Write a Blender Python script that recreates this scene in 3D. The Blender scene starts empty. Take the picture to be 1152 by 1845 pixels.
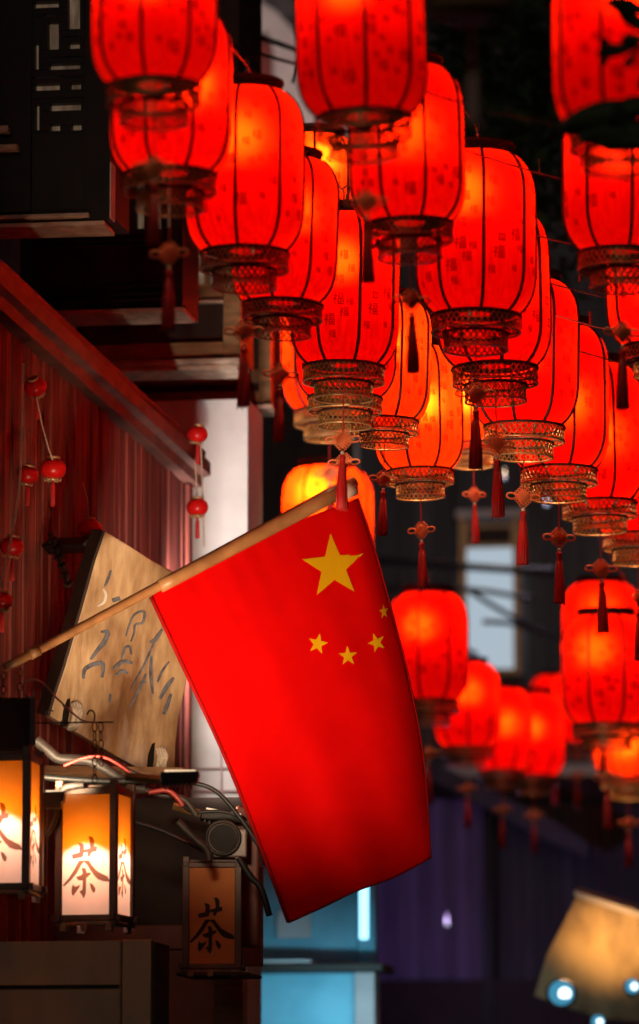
import bpy, math, random
from mathutils import Vector, Matrix, noise
random.seed(7)
R = math.radians
scene = bpy.context.scene
COL = scene.collection

# ------------------------------------------------------------------ camera
FPX = 8000.0                       # focal length in photograph pixels (1152 x 1845)
CX, CY, HOR = 576.0, 922.5, 2120.0 # image centre and the horizon row (below the frame)
PITCH = math.atan((HOR - CY) / FPX)
CAM = Vector((0, 0, 1.6))
FWD = Vector((0, math.cos(PITCH), math.sin(PITCH)))
UPV = Vector((0, -math.sin(PITCH), math.cos(PITCH)))
cd = bpy.data.cameras.new('camera')
cam = bpy.data.objects.new('camera', cd); COL.objects.link(cam)
cam.location = CAM; cam.rotation_euler = (math.pi / 2 + PITCH, 0, 0)
cd.sensor_fit = 'VERTICAL'; cd.sensor_height = 36; cd.sensor_width = 24
cd.lens = FPX / 1845 * 36
cd.clip_start = 0.1; cd.clip_end = 3000
cd.dof.use_dof = True; cd.dof.focus_distance = 18.9; cd.dof.aperture_fstop = 2.2
scene.camera = cam

# ------------------------------------------------------------------ night sky, faint
w = bpy.data.worlds.new('World'); scene.world = w; w.use_nodes = True
nt = w.node_tree; nt.nodes.clear()
sky = nt.nodes.new('ShaderNodeTexSky'); sky.sky_type = 'NISHITA'; sky.sun_disc = False
SUN_EL, SUN_AZ = R(18), R(200)
sky.sun_elevation = SUN_EL; sky.sun_rotation = SUN_AZ
bg = nt.nodes.new('ShaderNodeBackground'); bg.inputs[1].default_value = 0.0015
wo = nt.nodes.new('ShaderNodeOutputWorld')
nt.links.new(sky.outputs[0], bg.inputs[0]); nt.links.new(bg.outputs[0], wo.inputs[0])

sl = bpy.data.lights.new('fill_sun', 'SUN'); sl.energy = 0.13; sl.angle = R(25); sl.color = (1, .78, .62)  # warm fill added from behind the camera; the night has no sun
so_ = bpy.data.objects.new('fill_sun', sl); COL.objects.link(so_)
so_.rotation_euler = Vector((math.sin(R(14))*math.cos(SUN_EL), math.cos(R(14))*math.cos(SUN_EL), -math.sin(SUN_EL))).to_track_quat('-Z', 'Y').to_euler()

vs = scene.view_settings
vs.view_transform = 'Standard'; vs.look = 'None'; vs.exposure = 0.0; vs.gamma = 1.0
try: vs.use_curve_mapping = False
except Exception: pass
scene.cycles.use_denoising = True
scene.cycles.max_bounces = 8
scene.cycles.diffuse_bounces = 4
scene.cycles.transparent_max_bounces = 24
scene.cycles.sample_clamp_indirect = 6.0
scene.cycles.caustics_reflective = False
scene.cycles.caustics_refractive = False

# ------------------------------------------------------------------ coordinates
AZ = math.atan((1750 - CX) / FPX)            # the street runs off to the right of the view
U = Vector((math.sin(AZ), math.cos(AZ), 0))  # along the street
NR = Vector((math.cos(AZ), -math.sin(AZ), 0))# across, to the right
ZV = Vector((0, 0, 1))
def ray(px, py): return FWD + Vector((1, 0, 0)) * ((px - CX) / FPX) - UPV * ((py - CY) / FPX)
def P(px, py, d): return CAM + ray(px, py) * d
def hitp(px, py, p0, n):
    r = ray(px, py); return CAM + r * ((p0 - CAM).dot(n) / r.dot(n))
def S(s, v, z): return Vector((CAM.x, CAM.y, 0)) + U * s + NR * v + ZV * z
def s_at(px, v): return v / math.tan(math.atan((px - CX) / FPX) - AZ)
def vz(px, py, s):
    p = hitp(px, py, S(s, 0, 0), U); q = p - Vector((CAM.x, CAM.y, 0))
    return q.dot(NR), p.z

# ------------------------------------------------------------------ mesh builder
def origin(o):
    p = Vector((0, 0, 0))
    while o is not None: p += o.location; o = o.parent
    return p
class MB:
    def __init__(s): s.v = []; s.f = []
    def quad(s, a, b, c, d): n = len(s.v); s.v += [Vector(x) for x in (a, b, c, d)]; s.f.append((n, n+1, n+2, n+3))
    def hexa(s, p):       # 8 points: 0-3 one face, 4-7 the opposite
        n = len(s.v); s.v += [Vector(x) for x in p]
        for f in ((0,3,2,1),(4,5,6,7),(0,1,5,4),(1,2,6,5),(2,3,7,6),(3,0,4,7)): s.f.append(tuple(n+i for i in f))
        return s
    def sbox(s, s0, s1, v0, v1, z0, z1):
        s.hexa([S(s0,v0,z0),S(s0,v1,z0),S(s0,v1,z1),S(s0,v0,z1),S(s1,v0,z0),S(s1,v1,z0),S(s1,v1,z1),S(s1,v0,z1)]); return s
    def obox(s, c, ax, ay, az):   # centre and three half axes
        c = Vector(c); ax, ay, az = Vector(ax), Vector(ay), Vector(az)
        s.hexa([c-ax-ay-az, c+ax-ay-az, c+ax-ay+az, c-ax-ay+az, c-ax+ay-az, c+ax+ay-az, c+ax+ay+az, c-ax+ay+az]); return s
    def tube(s, pts, rad, n=8, cap=True):
        pts = [Vector(p) for p in pts]
        rads = rad if isinstance(rad, (list, tuple)) else [rad] * len(pts)
        base = len(s.v); prev = None
        for i, p in enumerate(pts):
            t = (pts[min(i+1, len(pts)-1)] - pts[max(i-1, 0)])
            t = t.normalized() if t.length > 1e-9 else Vector((0,0,1))
            if prev is None:
                a = t.cross(Vector((0,0,1)));
                if a.length < 1e-3: a = t.cross(Vector((1,0,0)))
            else: a = prev - t * prev.dot(t)
            a.normalize(); prev = a; b = t.cross(a)
            for k in range(n):
                an = 2*math.pi*k/n
                s.v.append(p + (a*math.cos(an) + b*math.sin(an)) * rads[i])
        for i in range(len(pts)-1):
            for k in range(n):
                q = base+i*n; s.f.append((q+k, q+(k+1)%n, q+n+(k+1)%n, q+n+k))
        if cap:
            s.f.append(tuple(base+k for k in range(n))[::-1]); s.f.append(tuple(base+(len(pts)-1)*n+k for k in range(n)))
        return s
    def lathe(s, prof, n=32, c=(0,0,0), rf=None, close=False):
        base = len(s.v); c = Vector(c)
        for (r, z) in prof:
            for k in range(n):
                a = 2*math.pi*k/n; rr = r * (rf(a, z) if rf else 1)
                s.v.append(c + Vector((rr*math.cos(a), rr*math.sin(a), z)))
        m = len(prof)
        for i in range(m if close else m-1):
            for k in range(n):
                q = base+i*n; q2 = base+((i+1) % m)*n
                s.f.append((q+k, q+(k+1)%n, q2+(k+1)%n, q2+k))
        return s
    def prism(s, front, off):      # outline of points and a thickness vector
        n = len(front); b = len(s.v); off = Vector(off)
        s.v += [Vector(p) for p in front] + [Vector(p)+off for p in front]
        s.f.append(tuple(range(b, b+n))); s.f.append(tuple(range(b+2*n-1, b+n-1, -1)))
        for i in range(n): j = (i+1) % n; s.f.append((b+i, b+n+i, b+n+j, b+j))
        return s
    def mesh(s, name, mat, smooth=False, org=None):
        me = bpy.data.meshes.new(name)
        o = org or Vector((0,0,0))
        me.from_pydata([tuple(p - o) for p in s.v], [], s.f); me.update()
        import bmesh
        bm = bmesh.new(); bm.from_mesh(me)
        if smooth: bmesh.ops.remove_doubles(bm, verts=bm.verts, dist=1e-5)
        bmesh.ops.recalc_face_normals(bm, faces=bm.faces)
        bm.to_mesh(me); bm.free()
        if smooth: me.polygons.foreach_set('use_smooth', [True]*len(me.polygons))
        if mat: me.materials.append(mat)
        return me
    def build(s, name, mat, parent=None, smooth=False, bevel=0.0):
        if parent is None:
            c = sum(s.v, Vector((0,0,0))) / max(1, len(s.v)); zmin = min(p.z for p in s.v); loc = Vector((c.x, c.y, zmin))
            o = bpy.data.objects.new(name, s.mesh(name, mat, smooth, loc)); o.location = loc
        else:
            o = bpy.data.objects.new(name, s.mesh(name, mat, smooth, origin(parent))); o.parent = parent
        COL.objects.link(o)
        if bevel:
            m = o.modifiers.new('bevel', 'BEVEL'); m.width = bevel; m.segments = 2; m.limit_method = 'ANGLE'
        return o
def empty(name, loc, label=None, cat=None, group=None):
    o = bpy.data.objects.new(name, None); o.empty_display_size = .05; COL.objects.link(o); o.location = loc
    return tag(o, label, cat, group)
def tag(o, label=None, cat=None, group=None, kind=None):
    if label: o['label'] = label
    if cat: o['category'] = cat
    if group: o['group'] = group
    if kind: o['kind'] = kind
    return o
def child(name, me, parent, loc=(0,0,0), rot=(0,0,0)):
    o = bpy.data.objects.new(name, me); COL.objects.link(o); o.parent = parent; o.location = loc; o.rotation_euler = rot; return o
def lamp(name, kind, loc, power, color, parent=None, **kw):
    l = bpy.data.lights.new(name, kind); l.energy = power; l.color = color
    for k, v in kw.items(): setattr(l, k, v)
    o = bpy.data.objects.new(name, l); COL.objects.link(o); o.location = Vector(loc) - (origin(parent) if parent else Vector((0,0,0)))
    if parent: o.parent = parent
    return o
def aim(o, target, loc):
    o.rotation_euler = (Vector(target) - Vector(loc)).to_track_quat('-Z', 'Y').to_euler()

def smooth(pts, n=6):
    out = []
    for i in range(len(pts)-1):
        p = [Vector(pts[max(0,min(len(pts)-1,i+j))]) for j in (-1,0,1,2)]
        for k in range(n):
            f = k/n; out.append(.5*((2*p[1]) + (p[2]-p[0])*f + (2*p[0]-5*p[1]+4*p[2]-p[3])*f*f + (-p[0]+3*p[1]-3*p[2]+p[3])*f**3))
    out.append(Vector(pts[-1])); return [(q.x, q.y) for q in out]

# ------------------------------------------------------------------ materials
def nodes(name):
    m = bpy.data.materials.new(name); m.use_nodes = True; t = m.node_tree; t.nodes.clear()
    o = t.nodes.new('ShaderNodeOutputMaterial'); return m, t, o
def noise_col(t, c1, c2, scale, stretch=(1,1,1), detail=6, lo=.35, hi=.65):
    tc = t.nodes.new('ShaderNodeTexCoord'); mp = t.nodes.new('ShaderNodeMapping'); mp.inputs['Scale'].default_value = stretch
    n = t.nodes.new('ShaderNodeTexNoise'); n.inputs['Scale'].default_value = scale; n.inputs['Detail'].default_value = detail
    r = t.nodes.new('ShaderNodeValToRGB'); r.color_ramp.elements[0].position = lo; r.color_ramp.elements[1].position = hi
    r.color_ramp.elements[0].color = (*c1, 1); r.color_ramp.elements[1].color = (*c2, 1)
    oi = t.nodes.new('ShaderNodeObjectInfo'); ad = t.nodes.new('ShaderNodeVectorMath'); ad.operation = 'ADD'
    ml = t.nodes.new('ShaderNodeMath'); ml.operation = 'MULTIPLY'; ml.inputs[1].default_value = 37.0
    t.links.new(oi.outputs['Random'], ml.inputs[0])
    t.links.new(tc.outputs['Object'], mp.inputs[0]); t.links.new(mp.outputs[0], ad.inputs[0]); t.links.new(ml.outputs[0], ad.inputs[1])
    t.links.new(ad.outputs[0], n.inputs['Vector']); t.links.new(n.outputs['Fac'], r.inputs[0])
    return r.outputs[0], n.outputs['Fac']
def pmat(name, c1, c2=None, rough=.6, metal=0., scale=8, stretch=(1,1,1), bump=.0, vary=0., spec=.5, lo=.35, hi=.65):
    m, t, o = nodes(name); b = t.nodes.new('ShaderNodeBsdfPrincipled')
    b.inputs['Roughness'].default_value = rough; b.inputs['Metallic'].default_value = metal
    b.inputs['Specular IOR Level'].default_value = spec
    c2 = c2 or tuple(x*.7 for x in c1)
    col, fac = noise_col(t, c1, c2, scale, stretch, lo=lo, hi=hi)
    if vary:
        oi = t.nodes.new('ShaderNodeObjectInfo'); mr = t.nodes.new('ShaderNodeMapRange')
        mr.inputs['To Min'].default_value = 1-vary; mr.inputs['To Max'].default_value = 1+vary
        mx = t.nodes.new('ShaderNodeVectorMath'); mx.operation = 'SCALE'
        t.links.new(oi.outputs['Random'], mr.inputs[0]); t.links.new(col, mx.inputs[0]); t.links.new(mr.outputs[0], mx.inputs['Scale'])
        col = mx.outputs[0]
    t.links.new(col, b.inputs['Base Color'])
    if bump:
        bp = t.nodes.new('ShaderNodeBump'); bp.inputs['Strength'].default_value = bump; bp.inputs['Distance'].default_value = .02
        t.links.new(fac, bp.inputs['Height']); t.links.new(bp.outputs[0], b.inputs['Normal'])
    t.links.new(b.outputs[0], o.inputs[0]); return m
def emat(name, col, st):
    m, t, o = nodes(name); e = t.nodes.new('ShaderNodeEmission'); e.inputs[0].default_value = (*col, 1); e.inputs[1].default_value = st
    t.links.new(e.outputs[0], o.inputs[0]); return m
def cloth(name, c1, c2, trans=.5, scale=30, stretch=(1,1,.15), fwd=0., fwdcol=None, rough=.35, coat=0.0):
    """thin fabric or paper: part reflects, part lets the light of a bulb through"""
    m, t, o = nodes(name)
    col, fac = noise_col(t, c1, c2, scale, stretch)
    d = t.nodes.new('ShaderNodeBsdfDiffuse'); tr = t.nodes.new('ShaderNodeBsdfTranslucent'); mx = t.nodes.new('ShaderNodeMixShader')
    mx.inputs[0].default_value = trans
    t.links.new(col, d.inputs[0]); t.links.new(col, tr.inputs[0]); t.links.new(d.outputs[0], mx.inputs[1]); t.links.new(tr.outputs[0], mx.inputs[2])
    out = mx
    if fwd:
        rf = t.nodes.new('ShaderNodeBsdfRefraction'); rf.inputs['Roughness'].default_value = rough; rf.inputs['IOR'].default_value = 1.28
        rf.inputs[0].default_value = (*fwdcol, 1); m2 = t.nodes.new('ShaderNodeMixShader'); m2.inputs[0].default_value = fwd
        t.links.new(mx.outputs[0], m2.inputs[1]); t.links.new(rf.outputs[0], m2.inputs[2]); out = m2
    if coat:
        g = t.nodes.new('ShaderNodeBsdfGlossy'); g.inputs['Roughness'].default_value = .35; m3 = t.nodes.new('ShaderNodeMixShader'); m3.inputs[0].default_value = coat
        t.links.new(out.outputs[0], m3.inputs[1]); t.links.new(g.outputs[0], m3.inputs[2]); out = m3
    t.links.new(out.outputs[0], o.inputs[0]); return m
def ink(name, col):
    m, t, o = nodes(name); a = t.nodes.new('ShaderNodeBsdfTransparent'); a.inputs[0].default_value = (*col, 1); t.links.new(a.outputs[0], o.inputs[0]); return m

M = {}
M['silk'] = cloth('lantern_silk', (.86, .0020, .0015), (.60, .0013, .0011), trans=.62, scale=26, stretch=(1,1,.12), fwd=.32, fwdcol=(1, .020, .0005), rough=.95)
M['silk_orange'] = cloth('lantern_silk_thin', (.9, .050, .003), (.86, .024, .002), trans=.66, scale=26, stretch=(1,1,.12), fwd=.28, fwdcol=(1, .065, .002), rough=.95)
M['ink'] = ink('lantern_ink', (.22, .03, .03))
M['ink_tea'] = ink('tea_ink', (.20, .13, .11))
M['ink_black'] = pmat('black_ink', (.012,.008,.006), rough=.8)
M['gold'] = pmat('gilt_collar', (.56,.32,.10), (.32,.16,.045), rough=.42, metal=.45, scale=30)
M['gilt'] = pmat('bright_gilt_edge', (.75,.50,.22), (.6,.36,.14), rough=.38, metal=.4, scale=30)
M['rim'] = pmat('dark_rim', (.045,.016,.010), (.025,.009,.006), rough=.6, metal=.0, scale=30)
M['rib'] = pmat('rib_wire', (.05,.008,.006), rough=.6)
M['knot'] = pmat('knot_cord', (.95,.26,.09), (.85,.18,.06), rough=.5, scale=90)
M['tassel'] = pmat('tassel_silk', (.62,.012,.010), (.38,.006,.006), rough=.55, scale=60, stretch=(1,1,.03), bump=.4)
M['bead'] = pmat('bead', (.8,.6,.45), rough=.25)
M['cord'] = pmat('red_cord', (.55,.03,.02), rough=.6)
M['flag'] = cloth('flag_cloth', (.80, .0030, .0028), (.74, .0025, .0024), trans=.35, scale=7, stretch=(1,1,1), coat=.003)
M['star'] = cloth('star_cloth', (.86, .50, .008), (.80, .44, .006), trans=.3, scale=9)
M['pole'] = pmat('flag_pole_wood', (.40,.185,.07), (.26,.11,.04), rough=.42, scale=9, stretch=(1,1,1), bump=.1)
M['sleeve'] = pmat('pale_sleeve', (.62,.42,.34), (.5,.32,.25), rough=.7)
M['board'] = pmat('board_wood', (.27,.058,.040), (.10,.022,.016), rough=.8, scale=7, stretch=(6,6,.35), bump=.3, vary=.35, spec=.3)  # lantern red is put into the wood colour
M['rail'] = pmat('rail_wood', (.15,.052,.038), (.075,.026,.02), rough=.6, scale=6, stretch=(1,1,3), bump=.15)
M['black_wood'] = pmat('black_lacquer_wood', (.012,.009,.008), (.007,.005,.005), rough=.5, spec=.2, scale=8, stretch=(1,1,.3))
M['pane'] = pmat('pale_boarding', (.42,.34,.26), (.28,.21,.16), rough=.7, scale=9, stretch=(3,3,.6))
def glow_pane(name):
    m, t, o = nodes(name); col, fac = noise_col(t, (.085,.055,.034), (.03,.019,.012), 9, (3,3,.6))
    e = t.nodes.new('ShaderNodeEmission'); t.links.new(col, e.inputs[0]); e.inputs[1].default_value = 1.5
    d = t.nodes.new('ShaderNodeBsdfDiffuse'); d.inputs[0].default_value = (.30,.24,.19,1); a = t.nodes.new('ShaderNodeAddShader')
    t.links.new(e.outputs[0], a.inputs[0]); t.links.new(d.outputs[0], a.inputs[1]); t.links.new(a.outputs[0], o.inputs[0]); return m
M['pane'] = glow_pane('pane_added_glow')  # pale boarding given its own faint glow in place of light on it
M['trim'] = pmat('worn_pale_trim', (.46,.34,.25), (.27,.18,.12), rough=.6, scale=14, stretch=(1,1,3), bump=.2)
M['brown_wood'] = pmat('brown_wood', (.24,.13,.05), (.14,.07,.026), rough=.5, scale=7, stretch=(1,1,4), bump=.12)
M['plaster'] = pmat('white_plaster', (.74,.70,.66), (.62,.57,.54), rough=.85, scale=4, bump=.08)
M['plaster_pink'] = pmat('stained_plaster', (.50,.36,.34), (.42,.29,.28), rough=.85, scale=4, bump=.08)
M['bluegrey'] = pmat('bluegrey_plaster', (.18,.20,.27), rough=.85)
def sign_wood(name, k=1.0):
    m, t, o = nodes(name); b = t.nodes.new('ShaderNodeBsdfPrincipled'); b.inputs['Roughness'].default_value = .5
    grain, gf = noise_col(t, (.58,.40,.22), (.32,.18,.085), 7, (4,4,.35), detail=10, lo=.30, hi=.72)
    blot, bf = noise_col(t, (1,1,1), (.36,.25,.17), 3.2, (1,1,.6), detail=10, lo=.42, hi=.60)
    pale, pf = noise_col(t, (0,0,0), (.26,.25,.24), 4.5, (1.5,1.5,.35), detail=8, lo=.52, hi=.75)
    mx = t.nodes.new('ShaderNodeVectorMath'); mx.operation = 'MULTIPLY'; t.links.new(grain, mx.inputs[0]); t.links.new(blot, mx.inputs[1])
    ad = t.nodes.new('ShaderNodeVectorMath'); ad.operation = 'ADD'; t.links.new(mx.outputs[0], ad.inputs[0]); t.links.new(pale, ad.inputs[1])
    bp = t.nodes.new('ShaderNodeBump'); bp.inputs['Strength'].default_value = .35*k; bp.inputs['Distance'].default_value = .015
    t.links.new(gf, bp.inputs['Height']); t.links.new(bp.outputs[0], b.inputs['Normal'])
    t.links.new(ad.outputs[0], b.inputs['Base Color']); t.links.new(b.outputs[0], o.inputs[0]); return m
M['signwood'] = sign_wood('sign_wood')
M['far_signwood'] = pmat('far_sign_wood', (.66,.44,.20), (.13,.06,.025), rough=.5, scale=2.4, stretch=(1,1,.6), lo=.36, hi=.62)
M['carve'] = pmat('carved_grey_paint', (.15,.155,.19), (.05,.05,.065), rough=.6, scale=30)
M['carve_white'] = pmat('worn_white_paint', (.62,.58,.54), rough=.6)
M['rope'] = pmat('pale_rope', (.66,.56,.44), (.4,.32,.24), rough=.8, scale=60)
M['iron'] = pmat('wrought_iron', (.035,.022,.018), rough=.5, metal=.5)
M['iron_pale'] = pmat('worn_iron', (.35,.28,.24), rough=.45, metal=.6)
M['conduit'] = pmat('grey_conduit', (.040,.032,.028), (.020,.016,.014), spec=.3, rough=.5, scale=20)
M['cable'] = pmat('black_cable', (.012,.012,.012), rough=.5)
M['cable_red'] = pmat('red_cable', (.35,.03,.02), rough=.5)
M['lampwood'] = pmat('lamp_frame_wood', (.085,.035,.016), (.05,.02,.01), rough=.5, scale=9, stretch=(1,1,.3), bump=.1)
M['lampfoot'] = pmat('lamp_foot_wood', (.26,.14,.07), (.15,.08,.04), rough=.6, scale=20)
M['paper'] = cloth('lamp_paper', (.95,.72,.42), (.92,.66,.36), trans=.96, scale=12, stretch=(1,1,.6))
M['paper_unlit'] = pmat('unlit_lamp_paper', (.58,.19,.035), (.46,.14,.025), rough=.7, scale=6)  # darker amber copy of the lamp paper for the unlit lamp
M['cabinet'] = pmat('cabinet_wood', (.34,.175,.055), (.19,.09,.03), rough=.32, scale=4, stretch=(1,1,.4), bump=.06)
M['shop_dark'] = pmat('dark_shop_wood', (.030,.014,.009), (.018,.008,.006), spec=.25, rough=.6, scale=5)
M['shop_red'] = pmat('red_brown_shop_wood', (.20,.055,.03), (.12,.035,.02), rough=.55, scale=5)
M['flood'] = pmat('flood_black', (.02,.017,.015), rough=.45)
M['flood_bracket'] = pmat('flood_bracket_brass', (.45,.26,.10), rough=.45, metal=.4)
M['lens'] = emat('flood_lens', (1,.70,.42), 1.1)
M['cctv'] = pmat('grey_housing', (.30,.24,.21), rough=.45)
M['glass_dark'] = pmat('dark_lens', (.012,.008,.007), rough=.5, spec=.1)
M['mini'] = pmat('mini_lantern_plastic', (.66,.010,.008), (.5,.006,.006), spec=.3, rough=.3, scale=20)
M['minigold'] = pmat('mini_gold_trim', (.62,.42,.20), rough=.35, metal=.4)
M['twine'] = pmat('twine', (.62,.46,.32), (.4,.28,.2), rough=.8, scale=120)
M['slate'] = pmat('slate_boards', (.055,.050,.058), (.035,.030,.036), rough=.7, scale=3, stretch=(3,3,.4), vary=.3)
M['violet'] = pmat('boards_violet_light', (.17,.12,.24), (.11,.075,.17), rough=.65, scale=3, stretch=(3,3,.4), vary=.25)  # violet light on the dark boards is put into their colour
M['far_white'] = pmat('far_white_wall', (.62,.54,.52), (.5,.42,.41), rough=.8, scale=3)
M['rooftile'] = pmat('roof_tile', (.06,.055,.055), rough=.7, vary=.2)
M['dark_red'] = pmat('dark_red_timber', (.20,.03,.02), (.14,.02,.015), rough=.5)
M['window_frame'] = pmat('window_frame_wood', (.62,.36,.14), (.5,.27,.10), rough=.55)
M['window_lit'] = emat('lit_window', (.66,.80,.92), .62)
M['cyan_wall'] = pmat('pale_blue_wall', (.20,.46,.56), (.13,.34,.44), rough=.6, scale=3)
M['tube'] = emat('tube_light', (.30,.72,1.0), 2.6)
M['far_flood'] = emat('far_flood_halo', (.06,.30,.48), .9)
M['far_core'] = emat('far_flood_core', (.75,.93,1.0), 2.6)
M['bokeh'] = emat('far_bulb', (.75,.70,1.0), 1.3)
M['ground'] = pmat('stone_paving', (.10,.09,.085), (.06,.055,.05), rough=.45, scale=2)
M['leaf'] = pmat('dark_leaf', (.035,.055,.018), (.02,.035,.012), rough=.5, scale=9, vary=.3)
M['bark'] = pmat('bark', (.07,.045,.03), (.04,.028,.018), rough=.85, scale=12, bump=.4)
M['bamboo'] = pmat('woven_bamboo', (.40,.24,.11), (.28,.15,.06), rough=.6, scale=40)
M['pale_tassel'] = pmat('pale_tassel', (.55,.36,.30), rough=.6, scale=50, stretch=(1,1,.05))
M['wire'] = pmat('support_wire', (.30,.27,.26), rough=.35, metal=.7)

# ------------------------------------------------------------------ ground
g = MB(); n = 24; ext = 400
for i in range(n):
    for j in range(n):
        x0, x1 = -ext+2*ext*i/n, -ext+2*ext*(i+1)/n; y0, y1 = -ext+2*ext*j/n, -ext+2*ext*(j+1)/n
        g.quad((x0,y0,0),(x1,y0,0),(x1,y1,0),(x0,y1,0))
tag(g.build('street_ground', M['ground']), kind='structure')

def fbox(px0, py0, px1, py1, s0, th, mb=None):
    """box whose front face, square across the street at distance s0, covers a rectangle"""
    ym = (py0+py1)/2
    v0 = vz(px0, ym, s0)[0]; v1 = vz(px1, ym, s0)[0]; xm = (px0+px1)/2
    z1 = vz(xm, py0, s0)[1]; z0 = vz(xm, py1, s0)[1]
    return (mb or MB()).sbox(s0, s0+th, v0, v1, z0, z1)
def complement(x0, y0, x1, y1, holes):
    """solid rectangles left of a panel around its openings"""
    xs = sorted({x0, x1, *[min(max(h[0], x0), x1) for h in holes], *[min(max(h[2], x0), x1) for h in holes]})
    ys = sorted({y0, y1, *[min(max(h[1], y0), y1) for h in holes], *[min(max(h[3], y0), y1) for h in holes]})
    out = []
    for a, b in zip(ys, ys[1:]):
        run = None
        for c, d in zip(xs, xs[1:]):
            mx, my = (c+d)/2, (a+b)/2
            solid = not any(h[0] < mx < h[2] and h[1] < my < h[3] for h in holes)
            if solid: run = (run[0], d) if run else (c, d)
            else:
                if run: out.append((run[0], a, run[1], b)); run = None
        if run: out.append((run[0], a, run[1], b))
    return out

# ------------------------------------------------------------------ left houses: jettied upper bays
VB = -3.75
sA, sB, sC, sD = s_at(200, VB), s_at(330, VB), s_at(432, VB), s_at(490, VB)
# bay A
bay = empty('upper_bay', S(sA+.3, -4.6, 0), 'black timber upper bay with a fretwork window of pale openings', 'bay')
k = .2494
holesA = [tuple(k*q for q in h) for h in ((245,10,425,55),(490,-40,578,210),(345,158,425,355),(495,305,578,355),(355,458,580,503),(250,600,432,650),
          (505,600,585,650),(250,310,280,500),(360,745,585,800),(255,750,285,940),(360,893,435,945),(515,893,590,945),(255,-90,420,-30),(320,100,412,120),(470,260,560,272),(250,545,420,565),(470,408,578,418),(470,556,578,566),(470,703,578,713))]
for r in complement(58, -30, 152, 240, holesA): fbox(*r, sA+.004, .05).build('lattice_bar', M['black_wood'], bay)
fbox(58, -30, 152, 240, sA+.075, .02).build('pane', M['pane'], bay)
fbox(-90, -200, 57.5, 383, sA, .12).build('panel', M['black_wood'], bay)
fbox(152.5, -200, 200, 396, sA, .12).build('post', M['black_wood'], bay)
fbox(57.5, -200, 152.5, -30.3, sA, .12).build('panel', M['black_wood'], bay)
fbox(57.5, 240.3, 152.5, 383, sA, .12).build('panel', M['black_wood'], bay)
fbox(-90, 386, 160, 394, sA-.03, .2).build('sill', M['trim'], bay, bevel=.004)
fbox(-90, 401, 188, 409, sA-.01, .25).build('sill', M['trim'], bay, bevel=.004)
fbox(-90, 394, 186, 401, sA+.02, .2).build('moulding', M['black_wood'], bay)
fbox(-5, 226, 14, 237, sA-.06, .05).build('bracket', M['trim'], bay)
fbox(-5, 260, 31, 270, sA-.06, .05).build('bracket', M['trim'], bay)
fbox(198, 292, 200.5, 392, sA-.02, .1).build('edge_strip', M['plaster_pink'], bay)
fbox(-90, -200, 198, 384, sA+.14, .5).build('core', M['black_wood'], bay)
# bay B
bay = empty('upper_bay', S(sB+.3, -4.6, 0), 'black timber upper bay with a row of upright lattice bars over a moulded panel', 'bay')
holesB = [(98,409,111,424),(127,409,142,424),(157,409,172,423),(186,400,200,417),(215,310,229,347),(216,357,230,415),(246,360,260,412),(245,325,262,346),(276,355,290,413),(300,330,312,410)]
for r in complement(60, 300, 330, 420, holesB): fbox(*r, sB+.003, .05).build('lattice_bar', M['black_wood'], bay)
fbox(60, 300, 330, 420, sB+.08, .02).build('pane', M['pane'], bay)
fbox(60, 421, 330, 552, sB, .1).build('panel', M['black_wood'], bay)
for y in (431, 440, 514, 528, 538): fbox(75, y, 306, y+5, sB-.035, .034).build('moulding', M['black_wood'], bay, bevel=.006)
fbox(307, 300, 330, 560, sB-.02, .019).build('post', M['black_wood'], bay, bevel=.004)
fbox(84, 556, 332, 565, sB-.05, .3).build('sill', M['trim'], bay, bevel=.004)
fbox(40, -100, 328, 552, sB+.14, .5).build('core', M['black_wood'], bay)
# bay C
bay = empty('upper_bay', S(sC+.3, -4.6, 0), 'brown timber upper bay with one framed dark panel over two pale sills', 'bay')
holesC = [(336,432,352,452),(357,430,398,450),(336,458,352,478),(357,456,398,478),(340,486,368,512),(374,488,398,510)]
for r in complement(331, 425, 402, 516, holesC): fbox(*r, sC+.003, .05).build('lattice_bar', M['brown_wood'], bay)
fbox(331, 425, 402, 516, sC+.08, .02).build('pane', M['pane'], bay)
fbox(200, 517, 402, 545, sC, .1).build('rail', M['brown_wood'], bay, bevel=.004)
fbox(150, 545.5, 402, 618, sC+.05, .04).build('panel', M['shop_dark'], bay)
fbox(402.5, 400, 434, 645, sC-.005, .1).build('stile', M['brown_wood'], bay, bevel=.004)
fbox(330, 541, 402, 545.5, sC-.03, .03).build('bead_strip', M['trim'], bay)
fbox(150, 618.5, 402, 645, sC, .1).build('rail', M['brown_wood'], bay, bevel=.004)
fbox(200, 647, 432, 656, sC-.05, .3).build('sill', M['trim'], bay, bevel=.004)
fbox(190, 659, 428, 667, sC-.02, .3).build('sill', M['trim'], bay, bevel=.004)
fbox(140, -60, 430, 644, sC+.13, .5).build('core', M['shop_dark'], bay)
# bay D
bay = empty('upper_bay', S(sD+.3, -4.6, 0), 'brown timber upper bay with a slim tall stile above the white wall', 'bay')
fbox(240, 668, 466, 690, sD, .1).build('rail', M['brown_wood'], bay, bevel=.004)
fbox(240, 690.5, 466, 706, sD+.05, .04).build('panel', M['shop_dark'], bay)
fbox(240, 706.5, 466, 728, sD, .1).build('rail', M['brown_wood'], bay, bevel=.004)
fbox(466.5, 560, 488, 728, sD-.005, .1).build('stile', M['brown_wood'], bay, bevel=.004)
fbox(286, 730, 491, 737, sD-.05, .3).build('sill', M['trim'], bay, bevel=.004)
fbox(240, 560, 466, 667.5, sD+.02, .1).build('panel', M['shop_dark'], bay)
fbox(240, -50, 446, 560, sD+.12, .5).build('core', M['shop_dark'], bay)
fbox(240, 560.5, 486, 727, sD+.12, .5).build('core', M['shop_dark'], bay)
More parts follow.
